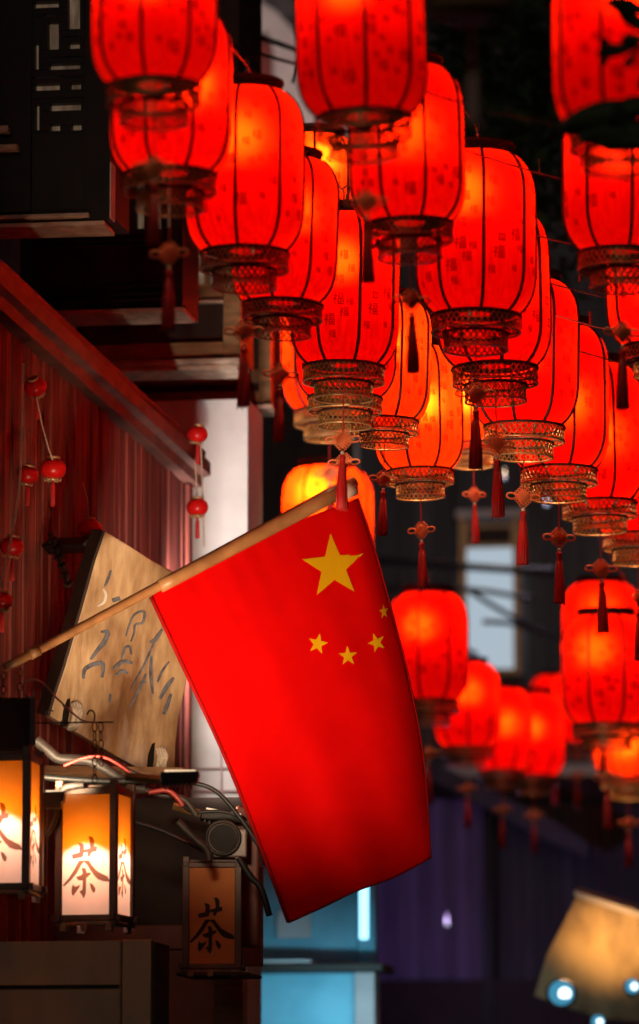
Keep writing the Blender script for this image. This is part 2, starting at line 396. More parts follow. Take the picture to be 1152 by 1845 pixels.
# the house wall behind the bays
h = MB().sbox(16.5, 25.5, -5.4, -4.75, 0, 9.5)
tag(h.build('house_wall', M['bluegrey']), 'blue grey plaster house wall glimpsed behind the jettied timber bays', 'wall')

# ------------------------------------------------------------------ board wall with its rail
VW = -4.0
bw = empty('board_wall', S(s_at(150, VW), VW, 0), 'weathered brown wall of narrow upright boards, reddened as by lantern light, under a sloping rail', 'wall')
sw0, sw1 = s_at(-70, VW), s_at(333, VW)
zr = hitp(170, 690, S(0, VW, 0), NR).z
nb = 40
for i in range(nb):
    a = sw0 + (sw1-sw0)*i/nb; b = sw0 + (sw1-sw0)*(i+1)/nb
    off = random.uniform(-.010, .010)
    MB().sbox(a+.006, b-.006, VW-.05, VW+off, .3, zr-.02).build('board', M['board'], bw)
MB().sbox(sw0, sw1-.01, VW-.12, VW-.052, .0, zr-.05).build('backing', M['shop_dark'], bw)
rl = MB()
prof = [(.00,-.10),(.05,-.10),(.06,-.05),(.10,-.04),(.10,.03),(.07,.05),(.075,.09),(.0,.12),(-.06,.10),(-.06,-.1)]
rl.prism([S(sw0, VW+.012+a, zr+b) for a, b in prof], U*(sw1-sw0+.10))
rl.build('rail', M['rail'], bw, bevel=.004)
MB().sbox(sw1-.09, sw1, VW+.011, VW+.035, .3, zr-.11).build('corner_post', M['board'], bw, bevel=.004)

# ------------------------------------------------------------------ white plaster wall
sWh = s_at(340, VW) + .75
v0 = vz(315, 1000, sWh)[0]; v1 = vz(446, 1000, sWh)[0]
sWe = s_at(472, v1)
ww = MB().sbox(sWh, sWe, v0-.6, v1, 0, vz(400, 720, sWh)[1])
tag(ww.build('plaster_wall', M['plaster']), 'floodlit white plaster wall beside the end of the board wall', 'wall')
# wires and fittings on the plaster
for pts, lw in ((((345,1385),(440,1383),(448,1420)),'thin pinkish wire bending downwards on the white plaster wall'), (((398,1290),(400,1470)),'thin pinkish upright wire on the white plaster wall'), (((350,1425),(452,1425)),'thin pinkish level wire low on the white plaster wall')):
    c = MB().tube([vzp for vzp in [S(sWh-.02, *vz(x, y, sWh-.02)) for x, y in pts]], .006, 6)
    tag(c.build('wall_wire', M['plaster_pink']), lw, 'wire', 'wires on the plaster wall')

# ------------------------------------------------------------------ small hanging lanterns by the boards
def mini_parts():
    b = MB(); pr = []
    for i in range(13):
        t = math.pi*i/12; pr.append((max(.02, .5*math.sin(t)**.8), -.40*math.cos(t)))
    b.lathe(pr, 32, rf=lambda a, z: 1-.025*(math.cos(a*12)**2))
    body = b.mesh('mini_body', M['mini'], True)
    cap = MB().lathe([(.23,.37),(.25,.40),(.25,.47),(.20,.47),(.20,.37)], 20, close=True).mesh('mini_cap', M['minigold'], True)
    t = MB().lathe([(.03,-.42),(.05,-.6),(.09,-.75),(.11,-1.45),(.02,-1.5)], 12)
    tas = t.mesh('mini_tassel', M['tassel'], True)
    tr = MB()
    for q in range(10):
        a = 2*math.pi*q/10; x, y = .3*math.cos(a), .3*math.sin(a)
        tr.tube([(x*.8,y*.8,-.36),(x,y,-.47),(x*1.15,y*1.15,-.36)], .022, 5)
    trim = tr.mesh('mini_trim', M['minigold'], True)
    return body, cap, tas, trim
mini = mini_parts()
minis = [(64,697,42,.55,-.5,'small red plastic lantern at the top of the twine, tipped on its side'),
         (50,855,40,.25,.15,'small red lantern with gold trim halfway down the twine'),
         (96,845,48,.0,.05,'small oval red lantern with hanging tassel under its own string'),
         (162,953,44,.0,.0,'small red lantern half hidden behind the top of the wooden sign'),
         (22,985,44,.1,.12,'small red lantern with gold trim and long tassel low on the twine'),
         (4,1083,40,.0,.1,'small red lantern at the foot of the twine'),
         (356,782,38,.15,.1,'small red lantern hanging under the end of the rail'),
         (356,914,40,.0,.0,'small round red lantern hanging before the white plaster wall')]
mini_top = {}
for (x, y, wd, rx, ry, lab) in minis:
    dd = hitp(x, y, S(0, VW+.12, 0), NR) if x < 300 else P(x, y, 22.0)
    dist = (dd-CAM).dot(FWD); sc = wd*dist/FPX
    o = empty('mini_lantern', dd, lab, 'lantern', 'small lanterns strung by the board wall'); o.scale = (sc,)*3; o.rotation_euler = (rx, ry, .3)
    child('body', mini[0], o); child('cap', mini[1], o); child('cap', mini[1], o, rot=(math.pi,0,0)); child('trim', mini[3], o); child('tassel', mini[2], o, (0,0,.06), (-rx, -ry, 0))
def string(pts, name, lab, mat, r, dv=.14, world=None):
    q = world or [hitp(x, y, S(0, VW+dv, 0), NR) for x, y in pts]
    tag(MB().tube(q, r, 6).build(name, mat), lab, 'string')
string([(42,655),(41,700),(40,760),(38,838),(35,880),(28,930),(20,972),(10,1020),(-3,1075)], 'twine', 'pale twisted twine running down the boards past the small lanterns', M['twine'], .0055)
string([(66,715),(76,765),(88,808),(95,828)], 'lantern_string', 'thin string carrying the oval small lantern on the boards', M['twine'], .0035)
string([(160,936),(158,900),(150,870)], 'lantern_string', 'thin string holding the small lantern behind the sign', M['twine'], .003)
string(None, 'lantern_string', 'double string between the two small lanterns by the white wall', M['twine'], .004, world=[P(x, y, 22.02) for x, y in ((362,765),(352,830),(356,900))])
string(None, 'lantern_string', 'loose string trailing below the small lantern by the white wall', M['twine'], .004, world=[P(x, y, 22.06) for x, y in ((362,800),(366,900),(368,985))])

# ------------------------------------------------------------------ carved wooden sign
p0 = P(210, 1180, 18.8); ns = Vector((.46, -.86, -.20)).normalized()
def sg(x, y, off=0.): return hitp(x, y, p0, ns) + ns*off
sign = empty('hanging_sign', P(210, 1400, 18.9), 'carved wooden board sign with grey running script, tilted behind the flagpole', 'sign')
outl = [(190,957),(230,981),(275,1010),(345,1047),(352,1120),(335,1240),(322,1296),(317,1345),(316,1388),(268,1394),(225,1371),(180,1345),(135,1318),(90,1290),(103,1245),(118,1200),(150,1090),(172,1010)]
MB().prism([sg(x, y) for x, y in outl], -ns*.095).build('board', M['signwood'], sign, bevel=.006)
side = [(190,957),(172,1010),(150,1090),(118,1200),(103,1245),(90,1290)]
e = MB()
for a, b in zip(side, side[1:]):
    qa, qb = sg(*a), sg(*b); l = Vector((-.012, 0, 0)); t = -ns*.11
    e.hexa([qa+ns*.001, qb+ns*.001, qb+l+ns*.001, qa+l+ns*.001, qa+t, qb+t, qb+l+t, qa+l+t])
e.build('dark_edge', M['shop_dark'], sign)
def stroke(mb, pts, wd, off, sc=2.743, ox=0, oy=900, th=.012):
    pts = smooth(pts, 4) if len(pts) > 2 else pts
    pts = [Vector((ox+x/sc, oy+y/sc)) for x, y in pts]; n = len(pts)
    L, Rr = [], []
    for i, p in enumerate(pts):
        t = (pts[min(i+1,n-1)] - pts[max(i-1,0)]).normalized(); q = Vector((-t.y, t.x))
        hw = .82*wd/sc/2*(1.0 if n < 3 else (.45+.55*math.sin(math.pi*min(1, (i+.35)/(n-.3)))))
        L.append(p+q*hw); Rr.append(p-q*hw)
    for i in range(n-1):
        f = [sg(L[i].x,L[i].y,off), sg(Rr[i].x,Rr[i].y,off), sg(Rr[i+1].x,Rr[i+1].y,off), sg(L[i+1].x,L[i+1].y,off)]
        mb.hexa([p for p in f] + [p - ns*th for p in f])
strokes = [([(548,350),(532,395),(518,430)],16),([(508,440),(522,470),(512,508),(482,525)],16),([(500,655),(533,655),(515,705),(485,740),(448,790)],26),
 ([(412,885),(418,840),(460,815),(508,812),(504,880)],26),([(556,500),(592,488)],24),([(622,675),(640,615),(668,565),(712,556),(704,608),(668,618),(662,660),(646,702)],13),
 ([(600,788),(618,735),(640,728),(650,765)],15),([(560,838),(605,800),(655,808)],24),([(572,868),(606,846),(630,860)],20),([(545,960),(540,1002)],12),
 ([(800,640),(770,690),(740,705)],22),([(770,680),(720,800),(645,935)],11),([(748,770),(745,860),(755,960)],17),([(722,860),(690,930),(640,1030)],15),
 ([(835,800),(800,850),(778,902)],13),([(858,880),(820,930),(790,985)],24),([(845,960),(825,1020),(808,1062)],22),([(690,905),(720,900)],14)]
for i, (pts, wd) in enumerate(strokes):
    mb = MB(); stroke(mb, pts, wd, .006); mb.build('carved_stroke', M['carve_white'] if i == 1 else M['carve'], sign)
for (x, y) in ((131,1288),(284,1368)):
    for q in range(4):
        dx = (q-1.5)*4.2
        lp = [sg(x+dx, y-26+abs(q-1.5)*3, .03), sg(x+dx+2, y-8, .045), sg(x+dx+1, y+12, .03), sg(x+dx-2, y+26, .0)]
        MB().tube(lp, .009, 6).build('rope', M['rope'], sign, True)
    MB().prism([sg(a, b, .004) for a, b in ((x-20,y+22),(x-17,y-8),(x-10,y-28),(x-5,y-30),(x-7,y),(x-10,y+20))], -ns*.02).build('slot', M['glass_dark'], sign)
# bracket carrying the sign from the wall
br = empty('sign_bracket', hitp(95, 1000, S(0, VW, 0), NR), 'black timber arm and twisted chain carrying the carved sign from the board wall', 'bracket')
a0 = hitp(88, 985, S(0, VW+.02, 0), NR); a1 = sg(185, 985, -.12)
MB().tube([a0, a1], .035, 4).build('arm', M['black_wood'], br)
c0 = hitp(92, 962, S(0, VW+.06, 0), NR); c1 = sg(150, 1060, -.14)
for i in range(12):
    t = (i+.5)/12; c = c0.lerp(c1, t); dirv = (c1-c0).normalized(); sidev = dirv.cross(Vector((0,1,0)) if i % 2 else Vector((1,.3,0))).normalized()
    lp = [c + dirv*.030*math.cos(q) + sidev*.016*math.sin(q) for q in [2*math.pi*z/10 for z in range(11)]]
    MB().tube(lp, .008, 5, False).build('chain_link', M['iron'], br, True)

# ------------------------------------------------------------------ flag on its pole
PA, PB = Vector((10, 1203)), Vector((640, 868))
PE = (PB-PA).normalized(); PN = Vector((-PE.y, PE.x))
if PN.y < 0: PN = -PN
def fd(x, y):
    q = Vector((x, y)) - PA; a = q.dot(PE); b = max(0, q.dot(PN))
    d = 17.75 + .75*a/713
    t = min(1, b/600)
    wv = .016*t**.8*math.sin(a*2*math.pi/330 + 1.1 + b*.0016) + .009*t*math.sin(a*2*math.pi/120 + b*.004) + .006*t*math.sin(b*.022+a*.012)
    wv += .002*math.exp(-b/110)*math.sin(a*2*math.pi/41 + .7*math.sin(a/60)) +   .011*t**.5*noise.noise(Vector((a/150, b/260, 1.3))) + .0018*noise.noise(Vector((a/38, b/75, 4.1)))
    # the free right-hand side swings back
    rr = (x - (640 + .24*(y-870))) / 60
    if rr > -.55: wv += .10*(rr+.55)**2
    return d + wv + .06*t*t
flag = empty('flag', P(10, 1203, 17.75), 'red flag with five yellow stars hanging from a slanted wooden pole', 'flag')
def curve(pts, t):
    L = [0]
    for a, b in zip(pts, pts[1:]): L.append(L[-1] + (Vector(b)-Vector(a)).length)
    x = t*L[-1]
    for i in range(len(pts)-1):
        if x <= L[i+1] or i == len(pts)-2:
            f = (x-L[i])/(L[i+1]-L[i])
            # Catmull-Rom
            p = [Vector(pts[max(0,min(len(pts)-1,i+j))]) for j in (-1,0,1,2)]
            return .5*((2*p[1]) + (p[2]-p[0])*f + (2*p[0]-5*p[1]+4*p[2]-p[3])*f*f + (-p[0]+3*p[1]-3*p[2]+p[3])*f**3)
top = [(272,1075),(330,1040),(420,992),(530,942),(600,915),(645,897)]
left = [(272,1075),(330,1200),(400,1350),(462,1505),(520,1662)]
right = [(645,897),(674,985),(702,1085),(735,1215),(764,1370),(776,1545)]
bot = [(520,1662),(580,1635),(640,1606),(710,1580),(776,1545)]
NU, NV = 56, 84
fm = MB()
for j in range(NV+1):
    v = j/NV; lp, rp = curve(left, v), curve(right, v)
    for i in range(NU+1):
        u = i/NU; tp, bp = curve(top, u), curve(bot, u)
        c = (1-v)*tp + v*bp + (1-u)*lp + u*rp - ((1-u)*(1-v)*Vector(top[0]) + u*(1-v)*Vector(top[-1]) + (1-u)*v*Vector(bot[0]) + u*v*Vector(bot[-1]))
        fm.v.append(P(c.x, c.y, fd(c.x, c.y)))
for j in range(NV):
    for i in range(NU):
        q = j*(NU+1)+i; fm.f.append((q, q+1, q+NU+2, q+NU+1))
cl = fm.build('cloth', M['flag'], flag, True)
so = cl.modifiers.new('thickness', 'SOLIDIFY'); so.thickness = .0016; so.offset = 0
def hem(c, lab):
    pts = []
    for i in range(41):
        q = curve(c, i/40); pts.append(P(q.x, q.y, fd(q.x, q.y)))
    MB().tube(pts, .0085 if c is left else .005, 6).build(lab, M['hem'], flag, True)
M['hem'] = pmat('flag_hem', (.30,.002,.002), rough=.8, spec=.1)
hem(left, 'hem'); hem(bot, 'hem'); hem(right, 'hem')
def star(cx, cy, r, rot, sq=(1, 1), clipx=None):
    mb = MB(); ctr = (cx, cy); ring = []
    for i in range(10):
        a = rot + math.pi*i/5; rr = r if i % 2 == 0 else r*.40
        ring.append((cx + sq[0]*rr*math.sin(a), cy - sq[1]*rr*math.cos(a)))
    N = 5
    for i in range(10):
        a, b = ring[i], ring[(i+1) % 10]
        for k in range(N):           # strips from the centre outwards, so that the star follows the cloth
            t0, t1 = k/N, (k+1)/N
            pts = [(cx+(a[0]-cx)*t0, cy+(a[1]-cy)*t0), (cx+(a[0]-cx)*t1, cy+(a[1]-cy)*t1), (cx+(b[0]-cx)*t1, cy+(b[1]-cy)*t1), (cx+(b[0]-cx)*t0, cy+(b[1]-cy)*t0)]
            w = [P(x, y, fd(x, y)-.004) for x, y in pts]
            if k == 0: n = len(mb.v); mb.v += [w[0], w[1], w[2]]; mb.f.append((n, n+1, n+2))
            else: mb.quad(*w)
    mb.build('star', M['star'], flag, True)
star(601, 1021, 60, R(-5), (.97, 1)); star(573, 1160, 20, R(12), (.95,1)); star(627, 1182, 18.5, R(-3), (.95,1)); star(679, 1158, 18.5, R(-22), (.9,1)); star(692, 1102, 14, R(-8), (.62, 1))
def pp(x, y, off=0): 
    a = (Vector((x, y))-PA).dot(PE); return P(x, y, 17.75 + .75*a/713 + off)
pole = MB()
pts, rad = [], []
for i in range(25):
    t = i/24; q = PA.lerp(PB, t); pts.append(pp(q.x, q.y)); rad.append(.018 + .006*t)
pole.tube(pts, rad, 16); pole.build('pole', M['pole'], flag, True)
q0, q1 = PA.lerp(PB, .07), PA.lerp(PB, .095)
MB().tube([pp(q0.x,q0.y), pp(q1.x,q1.y)], .023, 16).build('ferrule', M['pole'], flag, True)
s0_, s1_ = PA.lerp(PB, .44), PA.lerp(PB, .955)
MB().tube([pp(*(s0_.lerp(s1_, i/12)) + 0*PE) if False else pp(s0_.lerp(s1_, i/12).x, s0_.lerp(s1_, i/12).y+2) for i in range(13)], [.027+.007*i/12 for i in range(13)], 16).build('sleeve', M['pole'], flag, True)
s2_, s3_ = PA.lerp(PB, .958), PA.lerp(PB, 1.0)
MB().tube([pp(s2_.x, s2_.y+6), pp(s3_.x, s3_.y+12)], [.036, .03], 16).build('sleeve_end', M['sleeve'], flag, True)

# ------------------------------------------------------------------ tea lamps
TEA = [[(330,180),(385,190),(402,215),(398,260),(440,250),(470,240),(465,180),(455,130),(440,120),(470,112),(500,125),(518,170),(512,225),(548,230),(545,278),(490,290),(462,340),(440,330),(440,290),(400,290),(392,330),(370,345),(268,360),(262,310),(345,290),(350,230)],
       [(345,380),(455,380),(490,430),(540,490),(610,530),(670,560),(692,600),(688,618),(620,612),(560,590),(520,550),(470,480),(440,430),(400,395),(370,430),(320,520),(260,590),(180,662),(160,650),(230,570),(290,480)],
       [(372,465),(415,460),(432,500),(430,515),(475,512),(480,530),(428,575),(428,640),(425,740),(402,798),(380,760),(350,720),(385,700),(388,600),(340,598),(310,560),(370,540),(388,520)],
       [(275,640),(300,665),(330,660),(360,640),(355,670),(310,730),(280,770),(262,740),(262,680)],
       [(465,628),(500,640),(535,690),(528,730),(505,735),(480,690)]]
def tea_lamp(cx, ytop, ybot, d, yaw, wfr, lab, lit, power=1.0):
    c = P(cx, ybot, d); H = (ybot-ytop)*d/FPX; hw = wfr*d/FPX/2
    o = empty('tea_lamp', c, lab, 'lamp', 'tea house box lamps'); o.rotation_euler = (0, 0, yaw)
    def part(name, mb, mat, bevel=.003, sm=False, par=None):
        ob = bpy.data.objects.new(name, mb.mesh(name, mat, sm)); COL.objects.link(ob); ob.parent = par or o
        if bevel: m = ob.modifiers.new('bevel', 'BEVEL'); m.width = bevel; m.segments = 2
        return ob
    pt = hw*.115
    for sx in (-1, 1):
        for sy in (-1, 1):
            part('post', MB().obox((sx*(hw-pt), sy*(hw-pt), H*.52), (pt,0,0), (0,pt,0), (0,0,H*.53)), M['lampwood'])
    for z in (.045, .97):
        for s in (-1, 1):
            part('rail', MB().obox((0, s*(hw-pt*.9), H*z), (hw*1.12 if z < .5 else hw*1.02,0,0), (0,pt*.8,0), (0,0,H*.024)), M['lampwood'])
            part('rail', MB().obox((s*(hw-pt*.9), 0, H*(z+.004)), (pt*.8,0,0), (0,hw*1.12 if z < .5 else hw*1.02,0), (0,0,H*.024)), M['lampwood'])
    part('top_board', MB().obox((0,0,H*1.0+.004), (hw*.86,0,0), (0,hw*.86,0), (0,0,.006)), M['lampwood'])
    for (fx, fy) in ((-.8,-1),(-.05,-1),(.85,-1),(-.8,.9),(.9,.9)):
        part('foot', MB().obox((fx*hw*.9, fy*hw*.9, -H*.02), (pt*.9,0,0), (0,pt*.9,0), (0,0,H*.03)), M['lampfoot'])
    part('base_rail', MB().obox((0,-hw*.88,H*.003), (hw*.95,0,0), (0,pt*.7,0), (0,0,H*.013)), M['lampfoot'])
    part('base_rail', MB().obox((hw*.88,0,H*.003), (pt*.7,0,0), (0,hw*.95,0), (0,0,H*.013)), M['lampfoot'])
    pan = hw*.90
    for ang in range(4):
        mb = MB(); z0, z1 = H*.06, H*.955
        mb.quad((-pan,-pan,z0),(pan,-pan,z0),(pan,-pan,z1),(-pan,-pan,z1))
        pn = part('paper_panel', mb, M['paper'] if lit else M['paper_unlit'], 0); pn.rotation_euler = (0,0,ang*math.pi/2)
        if ang in (0, 1):
            ch = MB(); cw = (2*pan)/630.0
            for poly in TEA:
                pts = [((x-425)*cw, -pan-.002, H*.36+(460-y)*cw*.98+H*.05) for x, y in poly]
                n = len(ch.v); ch.v += [Vector(p) for p in pts]; ch.f.append(tuple(range(n, n+len(pts))))
            part('character', ch, M['ink_tea'] if lit else M['ink_black'], 0, par=pn)
    if lit:
        part('lamp_shade', MB().lathe([(.03*1,H*.90),(hw*.30,H*.86)], 20), M['lampwood'], 0, True)
        part('bulb', MB().lathe([(.004,H*.865),(.018,H*.855),(.022,H*.84),(.016,H*.825),(.002,H*.82)], 16), M['lens'], 0, True)
        l = bpy.data.lights.new('bulb_beam', 'SPOT'); l.energy = 10*power; l.color = (.50,.70,1.0); l.spot_size = R(94); l.spot_blend = .30; l.shadow_soft_size = .008
        lo = bpy.data.objects.new('bulb_beam', l); COL.objects.link(lo); lo.parent = o; lo.location = (0, 0, H*.80)
        l = bpy.data.lights.new('bulb_glow', 'POINT'); l.energy = 2.3*power; l.color = (1, .22, .0); l.shadow_soft_size = .02
        lo = bpy.data.objects.new('bulb_glow', l); COL.objects.link(lo); lo.parent = o; lo.location = (0, 0, H*.50)
    return o
tea_lamp(171, 1422, 1668, 17.4, R(-15), 116, 'lit square paper tea lamp below the hanging chain', True)
tea_lamp(6, 1362, 1612, 17.0, R(-9), 122, 'lit square paper tea lamp under the black hanging box', True)
tea_lamp(383, 1556, 1752, 18.6, R(0), 106, 'unlit tea lamp with black brush character on amber paper', False)

# ------------------------------------------------------------------ shop front under the sign
sS = 18.4
shop = empty('shop_front', S(sS, -3.2, 0), 'timber shop front behind the tea lamps, its back coloured near black for shade', 'shop front')
fbox(-160, 1440, 440, 1668, sS+1.0, .1).build('shade_panel', M['shop_dark'], shop)  # near-black sheet in place of the unlit depth behind the lamps
fbox(-160, 1668.5, 332, 1712, sS+.85, .1).build('fascia', M['shop_red'], shop, bevel=.004)
fbox(278, 1712.5, 388, 1850, sS+.8, .1).build('panel', M['shop_red'], shop)
fbox(386, 1756, 437, 2600, sS+.55, .12).build('end_panel', M['brown_wood'], shop, bevel=.004)
fbox(432, 1560, 470, 1740, sS+.9, .08).build('post', M['shop_red'], shop, bevel=.004)
fbox(318, 1751, 445, 1757, sS-.1, .4).build('shelf', M['shop_dark'], shop, bevel=.003)
fbox(-160, 1850.5, 386, 2780, sS+.8, .1).build('lower_panel', M['shop_dark'], shop)
# big framed box sign at the bottom
sK = 16.9
cab = empty('framed_case', S(sK, -3.0, 0), 'dark polished wooden case with two framed panels under the lit tea lamps', 'case')
fbox(218, 1693, 272, 2300, sK, .07).build('stile', M['cabinet'], cab, bevel=.004)
fbox(272.5, 1697, 279, 2300, sK+.01, .3).build('side', M['shop_dark'], cab)
fbox(-120, 1696, 217.5, 1776, sK+.012, .05).build('panel', M['cabinet'], cab, bevel=.003)
fbox(-120, 1782, 217.5, 1900, sK+.022, .05).build('panel', M['cabinet'], cab, bevel=.003)
fbox(-120, 1776.3, 217.5, 1781.7, sK+.03, .05).build('groove_strip', M['shop_dark'], cab)
fbox(215.5, 1700, 218.5, 1850, sK-.003, .01).build('bead_strip', M['lampfoot'], cab)
fbox(-120, 1900.5, 217.5, 2300, sK+.012, .05).build('panel', M['cabinet'], cab)
fbox(-120, 2300.5, 279, 2930, sK+.012, .3).build('base', M['cabinet'], cab)
# black box over the first lamp
bx_ = empty('hanging_box', P(20, 1350, 17.2), 'black wooden box hanging above the first tea lamp', 'box')
MB().obox(P(-18, 1306, 17.35), (.15,.02,0), (-.01,.10,0), (0,0,.098)).build('body', M['black_wood'], bx_, bevel=.004)
MB().obox(P(59, 1300, 17.24), (.012,0,0), (0,.012,0), (0,0,.092)).build('corner_strip', M['conduit'], bx_, bevel=.002)
# wrought iron bracket with chain
ib = empty('scroll_bracket', P(65, 1300, 17.3), 'wrought iron scroll bracket with a chain, reaching out over the tea lamp', 'bracket')
D0 = 17.25
def pxs(pts, d=D0): return [P(x, y, d) for x, y in pts]
MB().tube(pxs([(62,1303),(205,1301)]), .0035, 6).build('bar', M['iron'], ib)
MB().tube(pxs(smooth([(59,1243),(60,1252),(53,1257),(44,1248),(42,1238),(47,1228),(58,1224),(72,1227),(85,1238),(100,1255),(118,1273),(135,1288),(150,1299),(165,1302)])), .004, 6).build('scroll', M['iron_pale'], ib, True)
MB().tube(pxs(smooth([(97,1281),(86,1282),(83,1290),(89,1300),(101,1303),(113,1299),(118,1288),(116,1275),(112,1267)])), .0035, 6).build('scroll', M['iron_pale'], ib, True)
MB().tube(pxs(smooth([(157,1288),(161,1281),(167,1281),(171,1288),(170,1299)])), .0035, 6).build('hook', M['iron'], ib, True)
def chain(x0, y0, x1, y1, n, par, d=D0-.01):
    for i in range(n):
        t = (i+.5)/n; cx, cy = x0+(x1-x0)*t, y0+(y1-y0)*t; hh = (y1-y0)/n*.58; hwid = 4.3 if i % 2 == 0 else 2.2
        lp = [P(cx+hwid*math.sin(q), cy-hh*math.cos(q), d + .006*math.sin(q)*(i % 2)) for q in [2*math.pi*z/12 for z in range(13)]]
        MB().tube(lp, .0024, 5, False).build('chain_link', M['iron'], par, True)
chain(171, 1302, 171, 1412, 7, ib); chain(182, 1303, 183, 1380, 5, ib)
chain(37, 1205, 35, 1258, 4, ib, 17.2); chain(7, 1212, 6, 1262, 4, ib, 17.2)
# conduit, cables
def conduit(pts, d, r, lab, mat='conduit', rib=True):
    pt = smooth(pts, 10); q = pxs(pt, d); rr = [r*(1+.07*(i % 2)) for i in range(len(q))] if rib else r
    tag(MB().tube(q, rr, 12).build('conduit' if rib else 'cable', M[mat], None, True), lab, 'pipe' if rib else 'cable')
conduit([(64,1333),(85,1350),(105,1366),(130,1368),(165,1372),(200,1392),(240,1418),(262,1422)], 17.7, .021, 'grey corrugated conduit running under the carved sign')
conduit([(250,1420),(290,1432),(330,1440),(355,1470)], 18.0, .013, 'thin grey corrugated conduit above the unlit tea lamp')
conduit([(152,1414),(118,1420),(104,1440),(100,1470),(92,1492),(80,1503)], 17.35, .014, 'pale bent conduit hanging between the two lit tea lamps')
conduit([(320,1480),(350,1510),(372,1530),(378,1550)], 18.2, .015, 'grey conduit dropping behind the round lens housing')
conduit([(115,1380),(150,1366),(180,1363),(205,1372),(235,1392)], 17.55, .006, 'red cable arching over the grey conduit', 'cable_red', False)
conduit([(205,1372),(250,1396),(300,1404),(380,1420),(430,1470),(470,1530),(500,1590)], 18.1, .009, 'black cable looping down behind the flag', 'cable', False)
conduit([(60,1398),(120,1404),(200,1408),(270,1405)], 17.6, .014, 'dark cable lying along the lamp tops', 'cable', False)
conduit([(430,1545),(452,1580),(470,1600),(486,1650)], 18.3, .014, 'thick black cable beside the unlit tea lamp', 'cable', False)
conduit([(268,1428),(300,1424),(318,1436),(330,1452)], 17.9, .010, 'short red cable above the second floodlight', 'cable_red', False)
conduit([(240,1480),(300,1500),(380,1540)], 18.4, .007, 'black cable sagging behind the lit tea lamp', 'cable', False)
conduit([(322,1440),(345,1462),(400,1462),(440,1475)], 18.45, .007, 'black cable along the second floodlight arm', 'cable', False)

# timber beam the fittings are fixed to
bm_ = MB().tube([P(60, 1392, 18.3), P(330, 1396, 18.3)], .03, 4)
tag(bm_.build('fixing_beam', M['lampfoot']), 'rough timber beam the tea lamps and floodlights are fixed to', 'beam')
def floodlight(arm, head, d, lab, tgt, power, spot, blend=.6, color=(1,.74,.48)):
    o = empty('floodlight', P(arm[0][0], arm[0][1], d), lab, 'floodlight', 'floodlights under the sign')
    MB().tube(pxs(arm, d), .016, 4).build('arm', M['flood_bracket'], o)
    a, b = P(*head[0], d), P(*head[1], d)
    ax = (b-a)/2; up = Vector((0,0,1)); up = (up - ax.normalized()*up.dot(ax.normalized())).normalized()
    dep = ax.normalized().cross(up)
    MB().hexa([a-up*.045*.5-dep*.06, b-up*.045*.3-dep*.06-ax*.12, b+up*.025-dep*.07, a+up*.022-dep*.07, a-up*.045*.5+dep*.06, b-up*.045*.3+dep*.06-ax*.12, b+up*.025+dep*.07, a+up*.022+dep*.07]).build('head', M['flood'], o, bevel=.006)
    for i in range(7):
        c = a.lerp(b, .12+.11*i) - up*.026
        MB().obox(c, ax.normalized()*.003, dep*.05, up*.010).build('cooling_fin', M['flood'], o)
    c = a.lerp(b, .5)
    MB().obox(c+up*.0285, ax*.8, dep*.055, up*.002).build('lens', M['lens'], o)
    loc = c + up*.05
    l = lamp('beam', 'SPOT', loc, power, color, o, spot_size=R(spot), spot_blend=blend, shadow_soft_size=.07); aim(l, tgt, loc)
    return o
floodlight([(226,1399),(288,1405)], [(290,1404),(360,1404)], 16.6, 'slim black floodlight on a brass arm lighting the flag', P(530, 1130, 18.4), 310, 78, 1.0)
floodlight([(312,1452),(362,1466)], [(362,1468),(440,1482)], 18.9, 'slim black floodlight on a brass arm beside the flag', S(sWh, *vz(395, 800, sWh)), 560, 48, 1.0, color=(1,.86,.72))
floodlight([(300,1185),(312,1180)], [(306,1178),(334,1178)], 22.3, 'added floodlight at the end of the board wall, unseen behind the carved sign', S(sWh, *vz(410, 1050, sWh)), 175, 150, 1.0, color=(1,.92,.88))  # added lamp brightening the white wall while sparing the boards
floodlight([(84,1436),(90,1440)], [(80,1440),(118,1440)], 17.2, 'added short black floodlight between the two lit tea lamps', sg(225, 1200), 125, 72, 1.0, color=(1,.74,.46))  # added lamp brightening the carved sign and the lower flagpole
# round lens housing
hs = empty('camera_housing', P(400, 1545, 18.7), 'round dark lens housing on a grey bracket above the unlit tea lamp', 'camera')
cc = P(402, 1510, 18.7)
MB().tube([cc+Vector((-.02,.16,.0)), cc+Vector((0,0,0))], [.06,.075], 24).build('barrel', M['cctv'], hs, True)
rg = MB(); 
rg.tube([cc+Vector((.070*math.cos(a), -.008, .070*math.sin(a))) for a in [2*math.pi*i/28 for i in range(29)]], .008, 8, False)
rg.build('front_ring', M['conduit'], hs, True)
MB().tube([cc+Vector((0,-.003,0)), cc+Vector((0,-.012,0))], .058, 24).build('lens', M['glass_dark'], hs)
MB().obox(cc+Vector((.03,.08,-.02)), (.07,0,0), (0,.07,0), (0,0,.06)).build('bracket', M['cctv'], hs, bevel=.008)
MB().obox(P(446, 1580, 18.95), (.05,0,0), (0,.05,0), (0,0,.30)).build('mount', M['shop_red'], hs, bevel=.01)

